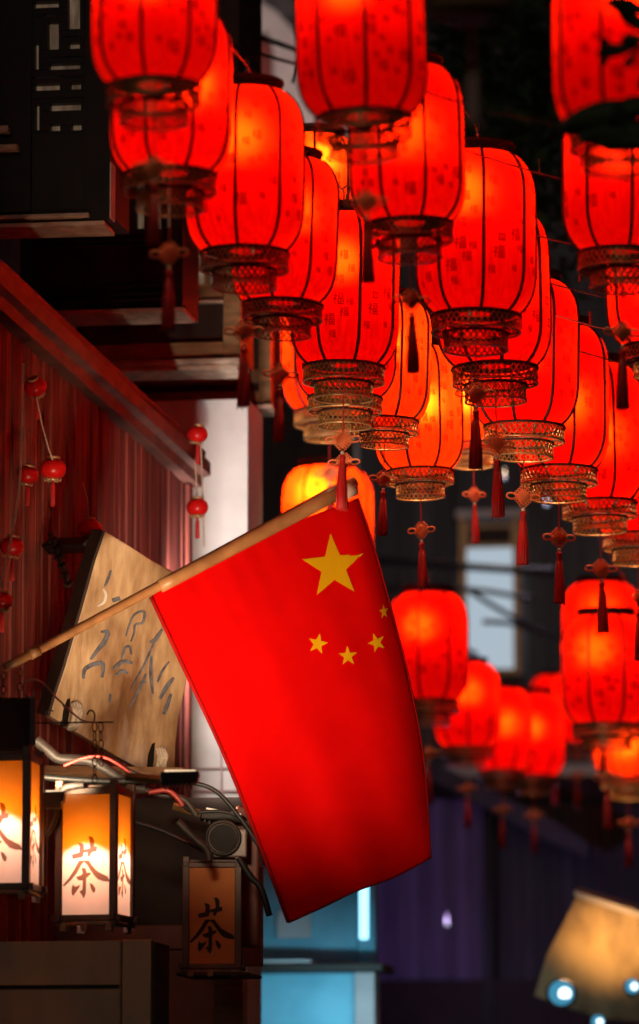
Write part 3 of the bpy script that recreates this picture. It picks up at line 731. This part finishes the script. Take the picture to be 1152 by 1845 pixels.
# ------------------------------------------------------------------ palace lanterns: shared unit meshes (diameter 1, origin at the bottom of the shade)
PROF = [(.335,0),(.365,.022),(.405,.062),(.44,.11),(.468,.17),(.488,.245),(.498,.33),(.5,.42),(.5,.55),(.5,.70),(.5,.85),(.5,.96),(.498,1.04),(.488,1.12),(.468,1.19),(.44,1.25),(.405,1.298),(.365,1.338),(.335,1.36)]
def shade_mesh(mat, seed):
    def rf(a, z):
        f = math.sin(math.pi*min(1, max(0, z/1.36)))**.5; q = Vector((math.cos(a)*1.3, math.sin(a)*1.3, z*1.6+seed*7))
        return 1-.014*(math.sin(4*a)**2)*f + .011*f*noise.noise(q*1.4)*(math.sin(4*a)**2) + .008*f*noise.noise(q*4.5)*(math.sin(4*a)**2)
    prof = []
    for (r0, z0), (r1, z1) in zip(PROF, PROF[1:]): prof += [(r0, z0), ((r0+r1)/2, (z0+z1)/2)]
    return MB().lathe(prof+[PROF[-1]], 96, rf=rf).mesh('lantern_shade', mat, True)
SHADE = {'red': [shade_mesh(M['silk'], i) for i in range(4)], 'orange': [shade_mesh(M['silk_orange'], i+5) for i in range(2)]}
RIB = MB().tube([(r+.005, 0, z) for r, z in PROF], .0155, 6).mesh('lantern_rib', M['rib'], True)
def collar(r, z0, z1, n, matrim=M['rim'], nm='collar', dark=False):
    rim, lat = MB(), MB()
    rim.lathe([(r+.012,z0),(r+.016,z0-.022),(r-.004,z0-.022),(r-.004,z0)], 48, close=True)
    rim2 = MB().lathe([(r+.008,z1+.016),(r+.008,z1),(r-.006,z1),(r-.006,z1+.016)], 48, close=True)
    za, zb = z0-.02, z1+.012; H = za-zb; step = 2*math.pi/n; w = .0058
    for sgn in (-1, 1):
        for i in range(n):
            a0 = i*step; sp = step*1.6*sgn; prev = None
            for k in range(4):
                t = k/3; a = a0+sp*t; z = za-H*t; c = []
                for rr in (r+.003, r-.003):
                    for da in (-w/r*1.15, w/r*1.15): c.append(Vector((rr*math.cos(a+da), rr*math.sin(a+da), z)))
                if prev: lat.hexa([prev[0],prev[1],prev[3],prev[2],c[0],c[1],c[3],c[2]])
                prev = c
    return rim.mesh(nm+'_rim', matrim, True), rim2.mesh(nm+'_edge', M['rim'] if dark else M['gilt'], True), lat.mesh(nm+'_lattice', M['rim'] if dark else M['gold'])
C1 = collar(.372, 0, -.155, 44); C2 = collar(.268, -.150, -.305, 32); C3 = collar(.315, 1.46, 1.36, 36, dark=True)
def disc_mesh():   # open spokes between the collars
    m = MB()
    for i in range(8):
        a = 2*math.pi*i/8; d = Vector((math.cos(a), math.sin(a), 0)); t = Vector((-d.y, d.x, 0))
        m.tube([d*.25+ZV*-.146, d*.37+ZV*-.146], .006, 5)
    return m.mesh('collar_spokes', M['rim'])
SPOKES = disc_mesh()
TOPRING = MB().lathe([(.02,1.462),(.31,1.462),(.31,1.45),(.20,1.45),(.20,1.44),(.02,1.44)], 40, close=True).mesh('top_plate', M['rim'])
BASE = MB().lathe([(.335,.004),(.335,.012),(.14,.012),(.14,.004)], 40, close=True).mesh('base_light_block', M['rim'])  # disc added to keep bulb light off the lower collars
CORD = MB().tube([(0,0,.30),(0,0,-.30),(0,0,-.60)], .006, 6).mesh('lantern_cord', M['cord'])
COVER = MB().lathe([(.01,1.352),(.335,1.352),(.335,1.359),(.01,1.359)], 40, close=True).mesh('top_light_block', M['rim'])  # disc added to stop bulb light reaching the top collar
HOOK = MB().tube([(0,0,1.45),(0,0,1.56),(.02,0,1.60),(.03,0,1.64),(0,0,1.66),(-.03,0,1.63)], .009, 6).mesh('lantern_hook', M['wire'], True)
def knot_mesh():
    m = MB(); c = Vector((0,0,-.665))
    hx, hz = .082, .082
    for i in range(9):           # woven diamond
        t = -1+2*(i+.5)/9
        m.tube([c+Vector((hx*t*.5-hx*.5, .004*(-1)**i, hz*t*.5+hz*.5)), c+Vector((hx*t*.5+hx*.5, -.004*(-1)**i, hz*t*.5-hz*.5))], .0068, 6)
        m.tube([c+Vector((-hx*t*.5-hx*.5, .005, hz*t*.5-hz*.5)), c+Vector((-hx*t*.5+hx*.5, .005, hz*t*.5+hz*.5))], .0068, 6)
    cor = [Vector((hx,0,0)), Vector((0,0,hz)), Vector((-hx,0,0)), Vector((0,0,-hz))]
    for q in range(4):
        a, b = cor[q], cor[(q+1) % 4]; nrm = (a+b).normalized(); tg = (b-a).normalized()
        for i in range(4):
            p = a.lerp(b, (i+.5)/4)*.94; ln = .034
            m.tube([c+p+tg*(.0105*math.sin(z))+nrm*(ln*.5*(1-math.cos(z))) for z in [2*math.pi*k/8 for k in range(9)]], .0048, 5, False)
    for s in (-1, 1):
        lp = [c+Vector((s*(.072+.048*(1-math.cos(z))), 0, .027*math.sin(z))) for z in [2*math.pi*k/14 for k in range(15)]]
        m.tube(lp, .0095, 6, False)
    return m.mesh('lantern_knot', M['knot'], True)
KNOT = knot_mesh()
BEAD = MB().lathe([(.002,-.765),(.016,-.772),(.020,-.785),(.016,-.798),(.004,-.805)], 14).mesh('lantern_bead', M['bead'], True)
def tassel_mesh(seed):
    rnd = random.Random(seed); m = MB(); n = 30
    ph = [rnd.uniform(0, 6.28) for _ in range(4)]
    def rf(a, z):
        f = min(1, max(0, (-.84-z)/.4)); return 1 + f*(.08*math.sin(9*a+ph[0]) + .06*math.sin(15*a+ph[1]+z*20) + .05*math.sin(4*a+ph[2]))
    m.lathe([(.004,-.80),(.024,-.806),(.030,-.825),(.028,-.85),(.022,-.865),(.032,-.90),(.040,-.98),(.046,-1.08),(.050,-1.18),(.053,-1.29),(.045,-1.302),(.004,-1.28)], n, rf=rf)
    for i in range(16):
        a = rnd.uniform(0, 6.28); l = rnd.uniform(-1.33, -1.28)
        m.tube([(.030*math.cos(a),.030*math.sin(a),-.90),(.052*math.cos(a),.052*math.sin(a),-1.15),(.056*math.cos(a),.056*math.sin(a),l)], .0035, 4)
    return m.mesh('lantern_tassel', M['tassel'], True)
TASSEL = [tassel_mesh(i) for i in range(3)]
FU = [((-.32,.5),(-.22,.38)),((-.46,.28),(-.12,.28)),((-.12,.28),(-.46,-.08)),((-.3,.08),(-.3,-.5)),((-.25,.02),(-.1,-.12)),((-.02,.46),(.48,.46)),((.06,.31),(.42,.31)),((.06,.31),(.06,.12)),((.42,.31),(.42,.12)),
      ((.06,.12),(.42,.12)),((.02,-.02),(.46,-.02)),((.02,-.02),(.02,-.5)),((.46,-.02),(.46,-.5)),((.02,-.47),(.46,-.47)),((.24,-.02),(.24,-.47)),((.02,-.25),(.46,-.25))]
def print_mesh(seed):
    rnd = random.Random(seed); m = MB()
    def put(a0, z0, sc, x, y):
        a = a0 + x*sc/.5; z = z0 + y*sc
        r = .5045
        for (r0, zz0), (r1, zz1) in zip(PROF, PROF[1:]):
            if zz0 <= z <= zz1: r = r0+(r1-r0)*(z-zz0)/(zz1-zz0)+.0045
        return Vector((r*math.cos(a), r*math.sin(a), z))
    used = []
    for k in range(300):
        a0, z0 = rnd.uniform(0, 2*math.pi), rnd.uniform(.20, 1.16); sc = rnd.choice((.05,.065,.08,.10))
        if abs(((a0*4/math.pi) % 1)-.0) < .1 or ((a0*4/math.pi) % 1) > .9: continue
        if any(abs(((a0-b+math.pi) % (2*math.pi))-math.pi)*.5 < (sc+q)*.62 and abs(z0-y) < (sc+q)*.62 for b, y, q in used): continue
        used.append((a0, z0, sc)); kind = rnd.random()
        if kind < .84: segs, sw = FU, .043
        elif kind < .90: segs, sw = [((-.36,y),(.36,y)) for y in (.30,.02,-.26)] + [((-.2,.45),(-.2,-.4)),((.2,.45),(.2,-.4))], .075
        else: segs, sw = [((-.3,.3),(.3,.3)),((-.3,-.3),(.3,-.3)),((-.3,.3),(-.3,-.3)),((.3,.3),(.3,-.3)),((0,.12),(0,-.12))], .07
        for (x0, y0), (x1, y1) in segs:
            d = Vector((x1-x0, y1-y0)); L = d.length; d /= L; q = Vector((-d.y, d.x))*sw
            x0, y0, x1, y1 = x0-d.x*sw*.6, y0-d.y*sw*.6, x1+d.x*sw*.6, y1+d.y*sw*.6
            m.quad(put(a0,z0,sc,x0+q.x,y0+q.y), put(a0,z0,sc,x1+q.x,y1+q.y), put(a0,z0,sc,x1-q.x,y1-q.y), put(a0,z0,sc,x0-q.x,y0-q.y))
    return m.mesh('lantern_print', M['ink'])
PRINT = [print_mesh(i+11) for i in range(3)]
HOOKS = {}
def lantern(cx, yb, wpx, d, lab, kind='red', power=1.0, rot=None, row=None, tas=True, bz=.78, tilt=0., group='red palace lanterns strung over the street', mat=None, knotrot=None, zs=1.0):
    D = wpx*d/FPX; loc = P(cx, yb, d)
    o = empty('palace_lantern', loc, lab, 'lantern', group); o.scale = (D, D, D*zs*random.uniform(.98, 1.03))
    o.rotation_euler = (tilt*.4, tilt, random.uniform(0, .78) if rot is None else rot)
    sh = child('shade', random.choice(SHADE[kind]), o)
    for i in range(8): child('rib', RIB, sh, rot=(0, 0, i*math.pi/4))
    tag(child('printed_characters', random.choice(PRINT), sh), kind='stuff')
    for C in (C1, C2, C3):
        c = child('collar', C[2], o); child('rim', C[0], c); child('edge', C[1], c)
    tag(child('spokes', SPOKES, o), kind='stuff'); child('top_plate', TOPRING, o); child('top_light_block', COVER, o)
    if kind == 'red' and cx not in (945, 1007, 1080, 1150): child('base_light_block', BASE, o); child('hook', HOOK, o)
    if tas:
        kr = random.uniform(-.5, .5)-o.rotation_euler[2] if knotrot is None else knotrot-o.rotation_euler[2]
        child('cord', CORD, o); child('knot', KNOT, o, rot=(0, 0, kr)); child('bead', BEAD, o); child('tassel', random.choice(TASSEL), o, rot=(0,0,random.uniform(0,3)))
    l = bpy.data.lights.new('bulb', 'POINT'); l.energy = BULB*power*D*D/.16; l.color = (1, .62, .30); l.shadow_soft_size = .17*D
    lo = bpy.data.objects.new('bulb', l); COL.objects.link(lo); lo.parent = o; lo.location = (random.uniform(-.13,.13), random.uniform(-.13,.13), bz)
    if row: HOOKS.setdefault(row, []).append(loc + ZV*1.65*D)
    return o
BULB = 9.8
def law(y): return 26207/(2120-y)
LT = [ # row, cx, yb, width, depth, kind, power, tassel, bulb height, label
 ('L',278,155,226,None,'red',.72,True,.9,'dark red lantern over the fretwork bay, its collar bottom overlapping another lantern'),
 ('L',307,314,222,None,'red',.85,True,.75,'dark red lantern whose tassel hangs before the black moulded panel'),
 ('L',441,455,212,None,'red',1.25,True,1.0,'red lantern with an orange glow under its shoulder, before the gable patch'),
 ('L',510,548,192,None,'red',1.0,True,.9,'red lantern whose collars hang beside the slim brown bay stile'),
 ('L',620,660,196,None,'red',1.0,True,.95,'red lantern whose tassel falls in front of the flagpole tip'),
 ('L',622,716,178,None,'red',1.1,True,.8,'red lantern almost hidden behind the one above the flagpole tip'),
 ('L',694,757,162,None,'orange',1.5,True,.85,'orange lit lantern with gilt collars just above the flag edge'),
 ('L',757,848,162,None,'orange',1.5,True,.75,'orange lit lantern with pale gilt collars, lowest of its row'),
 ('L',852,800,135,22.8,'orange',2.4,True,.6,'pale orange lantern squeezed between two rows of red lanterns'),
 ('R',655,212,231,None,'red',.65,True,1.0,'dark red lantern in the middle row whose tassel hangs before orange cloth'),
 ('R',737,404,212,None,'red',.8,True,.85,'red lantern in the middle row with a dark top against the night'),
 ('R',858,568,214,None,'red',1.05,True,1.05,'red lantern with an orange patch at its left shoulder in the middle row'),
 ('R',892,662,205,None,'red',1.0,True,.8,'red lantern tucked behind the one with the orange shoulder patch'),
 ('R',945,768,194,None,'red',1.1,True,.7,'red lantern with orange lower half and clear printed characters'),
 ('R',1007,845,184,None,'red',1.15,True,.65,'red lantern with orange belly, gilt collars and tassel over the dark window'),
 ('R',1080,905,180,None,'red',1.15,True,.7,'red lantern second from the end of the middle row with gilt collars'),
 ('R',1150,964,170,None,'red',1.15,True,.7,'red lantern at the far end of the middle row, turned knot edge-on'),
 ('T',1114,236,234,12.9,'red',.9,False,1.1,'large red lantern half covered by dark leaves'),
 ('T',1122,456,214,None,'red',.85,True,.9,'red lantern below the leaf-covered one'),
 ('T',1189,622,182,None,'red',1.1,False,.5,'red lantern with a bright lower half at the edge of the third row'),
 ('X',592,740,166,24.6,'orange',1.2,True,.7,'orange lantern with golden collars behind the flagpole row'),
 ('X',566,470,168,20.5,'orange',1.2,False,1.1,'orange lantern seen in a slit between red lanterns'),
 ('X',642,596,150,22.0,'orange',1.2,False,1.0,'orange lantern glimpsed behind the front red rows'),
]
for (row, cx, yb, wp, d, kind, pw, tas, bz, lab) in LT:
    lantern(cx, yb, wp, d or law(yb), lab, kind, pw, row=row, tas=tas, bz=bz, tilt=random.uniform(-.035, .035), knotrot=1.1 if cx == 1150 else None)
GL = [(590,1062,166,31.0,'orange',2.8,1.1,'wide orange lantern glowing behind the tip of the flag'),
      (772,1263,146,31.5,'red',1.1,.95,'blurred red lantern beside the right edge of the flag'),
      (842,1347,118,36.0,'red',1.2,.9,'blurred red lantern with an orange upper half, second in the far row'),
      (905,1388,112,40.0,'red',1.2,.8,'blurred red lantern third in the far row'),
      (962,1398,112,43.0,'red',1.2,.8,'blurred red lantern at the end of the far row'),
      (1000,1336,90,47.0,'red',1.0,.8,'far red lantern half hidden behind the end of the far row'),
      (1094,1306,164,29.0,'red',1.15,.95,'blurred large red lantern with a bright yellow hot spot'),
      (1085,1236,140,34.0,'red',1.2,1.0,'blurred red lantern standing behind the one with the hot spot'),
      (1040,1338,96,45.0,'red',1.1,.8,'far red lantern peeping out left of the large one with the hot spot'),
      (1132,1402,128,36.0,'orange',1.0,.5,'blurred orange lantern under the large one with the hot spot')]
for (cx, yb, wp, d, kind, pw, bz, lab) in GL:
    lantern(cx, yb, wp, d, lab, kind, pw*.74, row='G', tas=cx != 590, bz=bz, zs=.87 if cx == 1094 else .95, group='large lanterns farther down the street')

# ------------------------------------------------------------------ support wires
def sag(a, b, k, n=10):
    return [a.lerp(b, i/n) - ZV*(k*4*(i/n)*(1-i/n)) for i in range(n+1)]
for row, lab in (('L','thin wire carrying the row of lanterns nearest the timber bays'),('R','thin wire carrying the middle row of lanterns'),('T','thin wire carrying the row of lanterns with the leaves')):
    hp = sorted(HOOKS[row], key=lambda p: p.y); pts = [hp[0]-U*3+ZV*.05]
    for p in hp: pts.append(p)
    pts.append(hp[-1]+U*12)
    tag(MB().tube(pts, .004, 5).build('support_wire', M['wire']), lab, 'wire')
for i, (a, b) in enumerate((((868,178),(1010,200)),((960,292),(1200,345)),((985,418),(1210,450)),((1000,498),(1230,548)),((1048,565),(1240,612)),((1098,632),(1250,670)),((420,55),(545,105)))):
    d = (14.0,16.4,17.6,18.2,19.0,20.0,15)[i]
    w_ = MB().tube(sag(P(a[0]-160, a[1]-34, d+.5), P(b[0]+200, b[1]+46, d-.6), .04), .0035 if i != 6 else .006, 5)
    tag(w_.build('cross_wire', M['wire'] if i != 6 else M['cable']), ('thin cross wire high in front of the dark tree','thin cross wire with a clip beside the orange shouldered lantern','thin cross wire behind the leaf covered lantern','thin cross wire with a clip above the clearly printed lantern','thin cross wire at the shoulder of the orange bellied lantern','thin cross wire over the far end of the middle row','dark cross wire in front of the pale gable')[i], 'wire', 'cross wires')
for p, lw in (((1045,499),'small pale clip above the clearly printed lantern'),((1064,575),'small pale clip above the orange bellied lantern'),((972,300),'small pale clip right of the orange shouldered lantern')):
    q = P(p[0], p[1], 18.0)
    tag(MB().tube([q-ZV*.02, q+ZV*.03], .006, 6).build('wire_clip', M['wire']), lw, 'clip', 'clips on the cross wires')

# ------------------------------------------------------------------ far buildings
gb = empty('gable_house', S(46, -7.5, 0), 'pale gable wall under a dark eave glimpsed between the upper lanterns', 'house')
sG = 46.0
fbox(448, -40, 640, 460, sG, .4).build('wall', M['far_white'], gb)
for i, (a, b) in enumerate((((425,-28),(500,22)),((500,22),(560,92)))):
    p, q = S(sG-.2, *vz(*a, sG-.2)), S(sG-.2, *vz(*b, sG-.2)); up = Vector((0,0,.55)); dp = U*.5+ZV*.1
    MB().hexa([p, q, q+up, p+up, p+dp, q+dp, q+up+dp, p+up+dp]).build('eave', M['rooftile'], gb)
fbox(400, -200, 447, 460, sG-.15, .3).build('dark_post', M['black_wood'], gb)
fbox(449, 78, 486, 178, sG-.3, .28).build('shutter_box', M['dark_red'], gb, bevel=.01)
gf = empty('added_gable_light', P(520, 330, 44.0), 'added floodlight under the pale gable, unseen among the lanterns', 'floodlight')  # added lamp brightening the gable wall from below
MB().obox(P(520, 330, 44.0), (.12,0,0), (0,.06,0), (0,0,.05)).build('body', M['flood'], gf, bevel=.01)
MB().obox(P(520, 318, 44.0), (.10,0,0), (0,.05,0), (0,0,.004)).build('lens', M['lens'], gf)
l_ = lamp('beam', 'SPOT', P(520, 312, 44.0), 420, (1,.80,.74), gf, spot_size=R(100), spot_blend=1, shadow_soft_size=.06); aim(l_, P(510, 80, 46.5), P(520, 312, 44.0))
fbox(330, 460, 640, 3000, sG+.05, .3).build('lower_wall', M['slate'], gb)
for pts, lw in ((((440,55),(545,92),(620,112)),'upper of two black cables crossing before the pale gable wall'), (((440,60),(520,86),(620,120)),'lower of two black cables crossing before the pale gable wall'), (((545,95),(528,150)),'short black cable dropping from the pair before the gable wall')):
    c = MB().tube([P(x, y, 27) for x, y in pts], .012, 6)
    tag(c.build('overhead_cable', M['cable']), lw, 'cable', 'cables before the gable')

sF = 54.0
fh = empty('far_house', S(sF, -2, 0), 'dark boarded house front with one lit window at the end of the street', 'house')
xs = [476 + 34*i for i in range(26)]
for a, b in zip(xs, xs[1:]):
    if b < 838 or a > 930: fbox(a+.7, 700, b-.7, 1378, sF+random.uniform(0,.04), .2).build('board', M['slate'], fh)
fbox(820, 700, 940, 928, sF+.05, .2).build('head_panel', M['slate'], fh)
fbox(820, 1215, 940, 1378, sF+.05, .2).build('base_panel', M['slate'], fh)
fbox(470, 1378, 1380, 1402, sF-.3, .5).build('string_course', M['far_white'], fh)
fbox(470, -260, 1500, 3050, sF+.3, .4).build('core', M['slate'], fh)  # raised high as a dark backdrop shutting out sky glow between lanterns
wn = fbox(838, 945, 934, 1212, sF+.1, .02).build('window', M['window_lit'], fh)
for r in ((828,930,840,1215),(925,930,937,1215),(840.5,945,924.5,985),(840.5,1205,924.5,1215)): fbox(*r, sF-.03, .12).build('frame', M['window_frame'], wn)
fbox(845, 951, 921, 979, sF-.04, .008).build('transom', M['shop_dark'], wn)
fbox(822, 918, 944, 931, sF-.1, .2).build('lintel', M['far_white'], wn)
for i, (pts, lab) in enumerate(((((680,1010),(860,1022),(1010,1032)),'thick dark cable crossing before the lit window head'), (((690,1060),(850,1062),(960,1080)),'dark cable crossing the middle of the lit window'),
        (((840,1060),(900,1098),(960,1130)),'dark cable slanting down across the lit window'), (((870,1120),(930,1125),(1010,1150)),'dark cable low on the lit window'), (((680,1090),(740,1120),(860,1180)),'dark cable slanting behind the flag to the lit window'))):
    conduit(pts, 50, .03 if i else .045, lab, 'cable', False)
# lower violet house with boards
sV = 49.0
vh = empty('boarded_house', S(sV, -2, 0), 'boarded ground floor coloured as under violet light, with a dark post, far behind the flag', 'house')
for i in range(19):
    a = 470+22*i; fbox(a+.5, 1440, a+21.5, 1765, sV+random.uniform(0,.05), .15).build('board', M['violet'], vh)
fbox(874, 1396, 892, 3150, sV-.15, .15).build('post', M['black_wood'], vh)
for i in range(12):
    a = 893+24*i; fbox(a+.5, 1450, a+23.5, 1765, sV+.2+random.uniform(0,.05), .15).build('board', M['slate'], vh)
fbox(470, 1766, 1190, 3150, sV-.1, .3).build('plinth', M['shop_dark'], vh)
q = [S(sV-.5, *vz(x, y, sV-.5)) for x, y in ((770,1365),(1000,1480),(1060,1520),(1060,1545),(990,1515),(770,1400))]
MB().prism(q, U*.4).build('lean_to_roof', M['rooftile'], vh)
fbox(470, 1400, 1190, 1440, sV+.1, .3).build('beam', M['shop_dark'], vh)
# bright blue shop
sY = 29.5
bs = empty('blue_shop', S(sY, -3, 0), 'pale blue shop wall with a dark ledge, lit by a tube light below the flag', 'shop')
fbox(440, 1560, 644, 1733, sY+.3, .15).build('wall', M['cyan_wall'], bs)
fbox(430, 1735, 690, 1750, sY-.25, .6).build('ledge', M['shop_dark'], bs, bevel=.01)
fbox(430, 1730, 560, 1735, sY-.2, .3).build('ledge_trim', M['far_white'], bs)
fbox(420, 1751, 640, 3300, sY+.1, .2).build('lower_panel', M['cyan_wall'], bs)
fbox(641, 1751, 676, 3300, sY, .25).build('pilaster', M['plaster_pink'], bs)
fbox(646, 1540, 676, 1734, sY+.25, .15).build('pilaster', M['cyan_wall'], bs)
fbox(500, 1640, 560, 1690, sY+.26, .03).build('notice', M['far_white'], bs)
tb = MB().tube([P(656, 1585, 29.4), P(656, 1692, 29.4)], .030, 12)
tag(tb.build('tube_light', M['tube'], None, True), 'upright glowing cyan tube light beside the corner of the flag', 'light')
lamp('tube_spill', 'AREA', P(600, 1760, 28.9), 15, (.35,.80,1.0), bs, shape='RECTANGLE', size=.9, size_y=.06)
bpy.data.objects['tube_spill'].rotation_euler = (R(35), 0, 0)

# far golden sign with floodlights
gs = empty('far_sign', P(1070, 1830, 31), 'blurred golden wooden sign lit from below beyond the dark post', 'sign')
pg = P(1060, 1720, 31.0); ng = Vector((-.25,-.93,-.25)).normalized()
def gg(x, y): return hitp(x, y, pg, ng)
MB().prism([gg(*p) for p in ((1040,1612),(1100,1632),(1230,1672),(1230,1850),(1075,1835),(962,1795),(985,1720))], -ng*.12).build('board', M['far_signwood'], gs, bevel=.01)
MB().prism([gg(*p)+ng*.02 for p in ((1036,1604),(1100,1624),(1230,1664),(1230,1676),(1100,1636),(1036,1614))], -ng*.16).build('edge', M['far_white'], gs)
for (x, y, r, tg_, lw) in ((1012,1788,.085,(1085,1740),'large bluish floodlight below the corner of the golden sign'),(1140,1776,.05,(1110,1700),'middle sized bluish floodlight in front of the golden sign'),(1078,1840,.045,None,'small bluish floodlight lowest under the golden sign')):
    o = empty('far_floodlight', P(x, y+12, 29.7), lw, 'floodlight', 'floodlights below the golden sign')
    c = P(x, y, 29.7)
    MB().tube([c, c+Vector((0,.02,-.006))], r, 16).build('halo_disc', M['far_flood'], o)  # dim glowing disc that draws the halo round the bright lens
    MB().tube([c+Vector((r*.25,-.012,-r*.1)), c+Vector((r*.25,-.002,-r*.1))], r*.5, 12).build('lens', M['far_core'], o)
    MB().tube([c+Vector((0,.021,-.0063)), c+Vector((0,.12,-.036))], [r*1.25, r*.8], 16).build('body', M['flood'], o)
    if tg_:
        lc = c+Vector((0,-.03,.04)); l = lamp('beam', 'SPOT', lc, 170, (1,.55,.18), o, spot_size=R(40), spot_blend=1.0, shadow_soft_size=.05); aim(l, gg(*tg_), lc)
# far bulbs
for (x, y, d, pw_, col, lw) in ((908,860,51.5,70,(1,.72,.5),'tiny bare bulb above the lit far window'), (985,908,51.5,40,(.8,.75,1),'tiny bare bulb right of the lit far window'), (806,1664,46.5,75,(.55,.42,1),'tiny bare bulb before the boarded house')):
    o = empty('far_bulb', P(x, y, d), lw, 'bulb')
    MB().lathe([(.002,-.02),(.016,-.012),(.02,0),(.016,.012),(.002,.02)], 12, c=P(x, y, d)).build('glass', M['bokeh'], o, True)
    MB().tube([P(x, y, d)+ZV*.019, P(x, y, d)+ZV*.10], .012, 8).build('holder', M['flood'], o)
    lamp('glow', 'POINT', P(x, y, d)-U*.06, pw_, col, o, shadow_soft_size=.03)

# ------------------------------------------------------------------ tree, leaves and the hanging disc
tr = empty('tree', P(1420, 2400, 34) * 1, 'dark street tree leaning over behind the rows of lanterns', 'tree')
tr.location.z = 0
base = tr.location.copy()
tops = [P(1010, 330, 34), P(930, 210, 33), P(960, 120, 35), P(1060, 60, 34), P(900, 60, 34.5)]
trunk = MB(); fork = P(1330, 560, 34)
trunk.tube([base, base.lerp(fork, .5)+Vector((.15,0,0)), fork], [.22,.17,.13], 10)
for t_ in tops: trunk.tube([fork, fork.lerp(t_, .5)+Vector((0,0,.3)), t_], [.10,.06,.02], 7)
trunk.build('trunk', M['bark'], tr, True)
cr = MB(); rnd = random.Random(3)
for i in range(2600):
    t_ = rnd.choice(tops); c = t_ + Vector((rnd.gauss(0,.42), rnd.gauss(0,.5), rnd.gauss(0,.42)))
    a = Vector((rnd.uniform(-1,1), rnd.uniform(-1,1), rnd.uniform(-1,.4))).normalized(); b = a.orthogonal().normalized(); l = rnd.uniform(.06,.13)
    n_ = len(cr.v); cr.v += [c-a*l, c+b*l*.4, c+a*l, c-b*l*.4]; cr.f.append((n_, n_+1, n_+2, n_+3))
tag(cr.build('crown', M['leaf'], tr), kind='stuff')

lb = empty('leafy_branch', P(1300, 250, 12.0), 'dark branch with big leaves hanging in front of a red lantern', 'branch')
MB().tube([P(x, y, 12.1) for x, y in smooth([(1420,330),(1300,240),(1200,190),(1130,215),(1060,232),(1005,240)])], [.012]*31, 7).build('twig', M['bark'], lb, True)
MB().tube([P(x, y, 12.1) for x, y in smooth([(1300,120),(1200,85),(1140,88),(1095,92)])], .007, 6).build('twig', M['bark'], lb, True)
def leaf(x0, y0, x1, y1, wd, d=12.05):
    a, b = P(x0, y0, d), P(x1, y1, d-.02); t = (b-a); L = t.length; t = t/L; sd = t.cross(Vector((0,1,.35))).normalized(); up = sd.cross(t)
    m = MB(); n = 8; hw = wd*d/FPX/2
    for i in range(n+1):
        f = i/n; ww_ = hw*math.sin(math.pi*min(1, f*.96+.02))**.7; c = a + t*L*f + up*.02*math.sin(math.pi*f)
        m.v += [c - sd*ww_ + up*ww_*.3, c, c + sd*ww_ + up*ww_*.3]
    for i in range(n):
        q = i*3; m.f += [(q,q+1,q+4,q+3),(q+1,q+2,q+5,q+4)]
    o = m.build('leaf', M['leaf'], lb, True); s = o.modifiers.new('thickness','SOLIDIFY'); s.thickness = .001
for a in ((1170,190,1002,232,54),(1175,235,1040,250,46),(1160,262,1100,205,40),(1180,180,1095,215,44),(1190,255,1075,262,34),(1140,88,1075,96,26),(1100,92,1086,70,20),(1098,96,1088,112,20),(1165,20,1090,2,30),(1170,60,1110,12,28),(1150,92,1128,122,16),(1160,70,1120,78,30),(1185,130,1150,160,20)):
    leaf(*a)

hd = empty('hanging_disc', P(850, 60, 9.6), 'blurred bamboo disc with a pale tassel hanging high in front', 'ornament')
c = P(850, 14, 9.6)
MB().lathe([(.002,-.018),(.085,-.014),(.102,.0),(.095,.012),(.04,.03),(.002,.035)], 40, c=c).build('disc', M['bamboo'], hd, True)
MB().tube([c+ZV*.03, c+ZV*.8], .003, 6).build('cord', M['cord'], hd)
MB().tube([c, P(852, 130, 9.6)], .003, 6).build('lower_cord', M['cord'], hd)
MB().lathe([(.002,0),(.010,-.005),(.012,-.03),(.016,-.09),(.018,-.12),(.002,-.122)], 14, c=P(852,130,9.6)).build('tassel', M['pale_tassel'], hd, True)
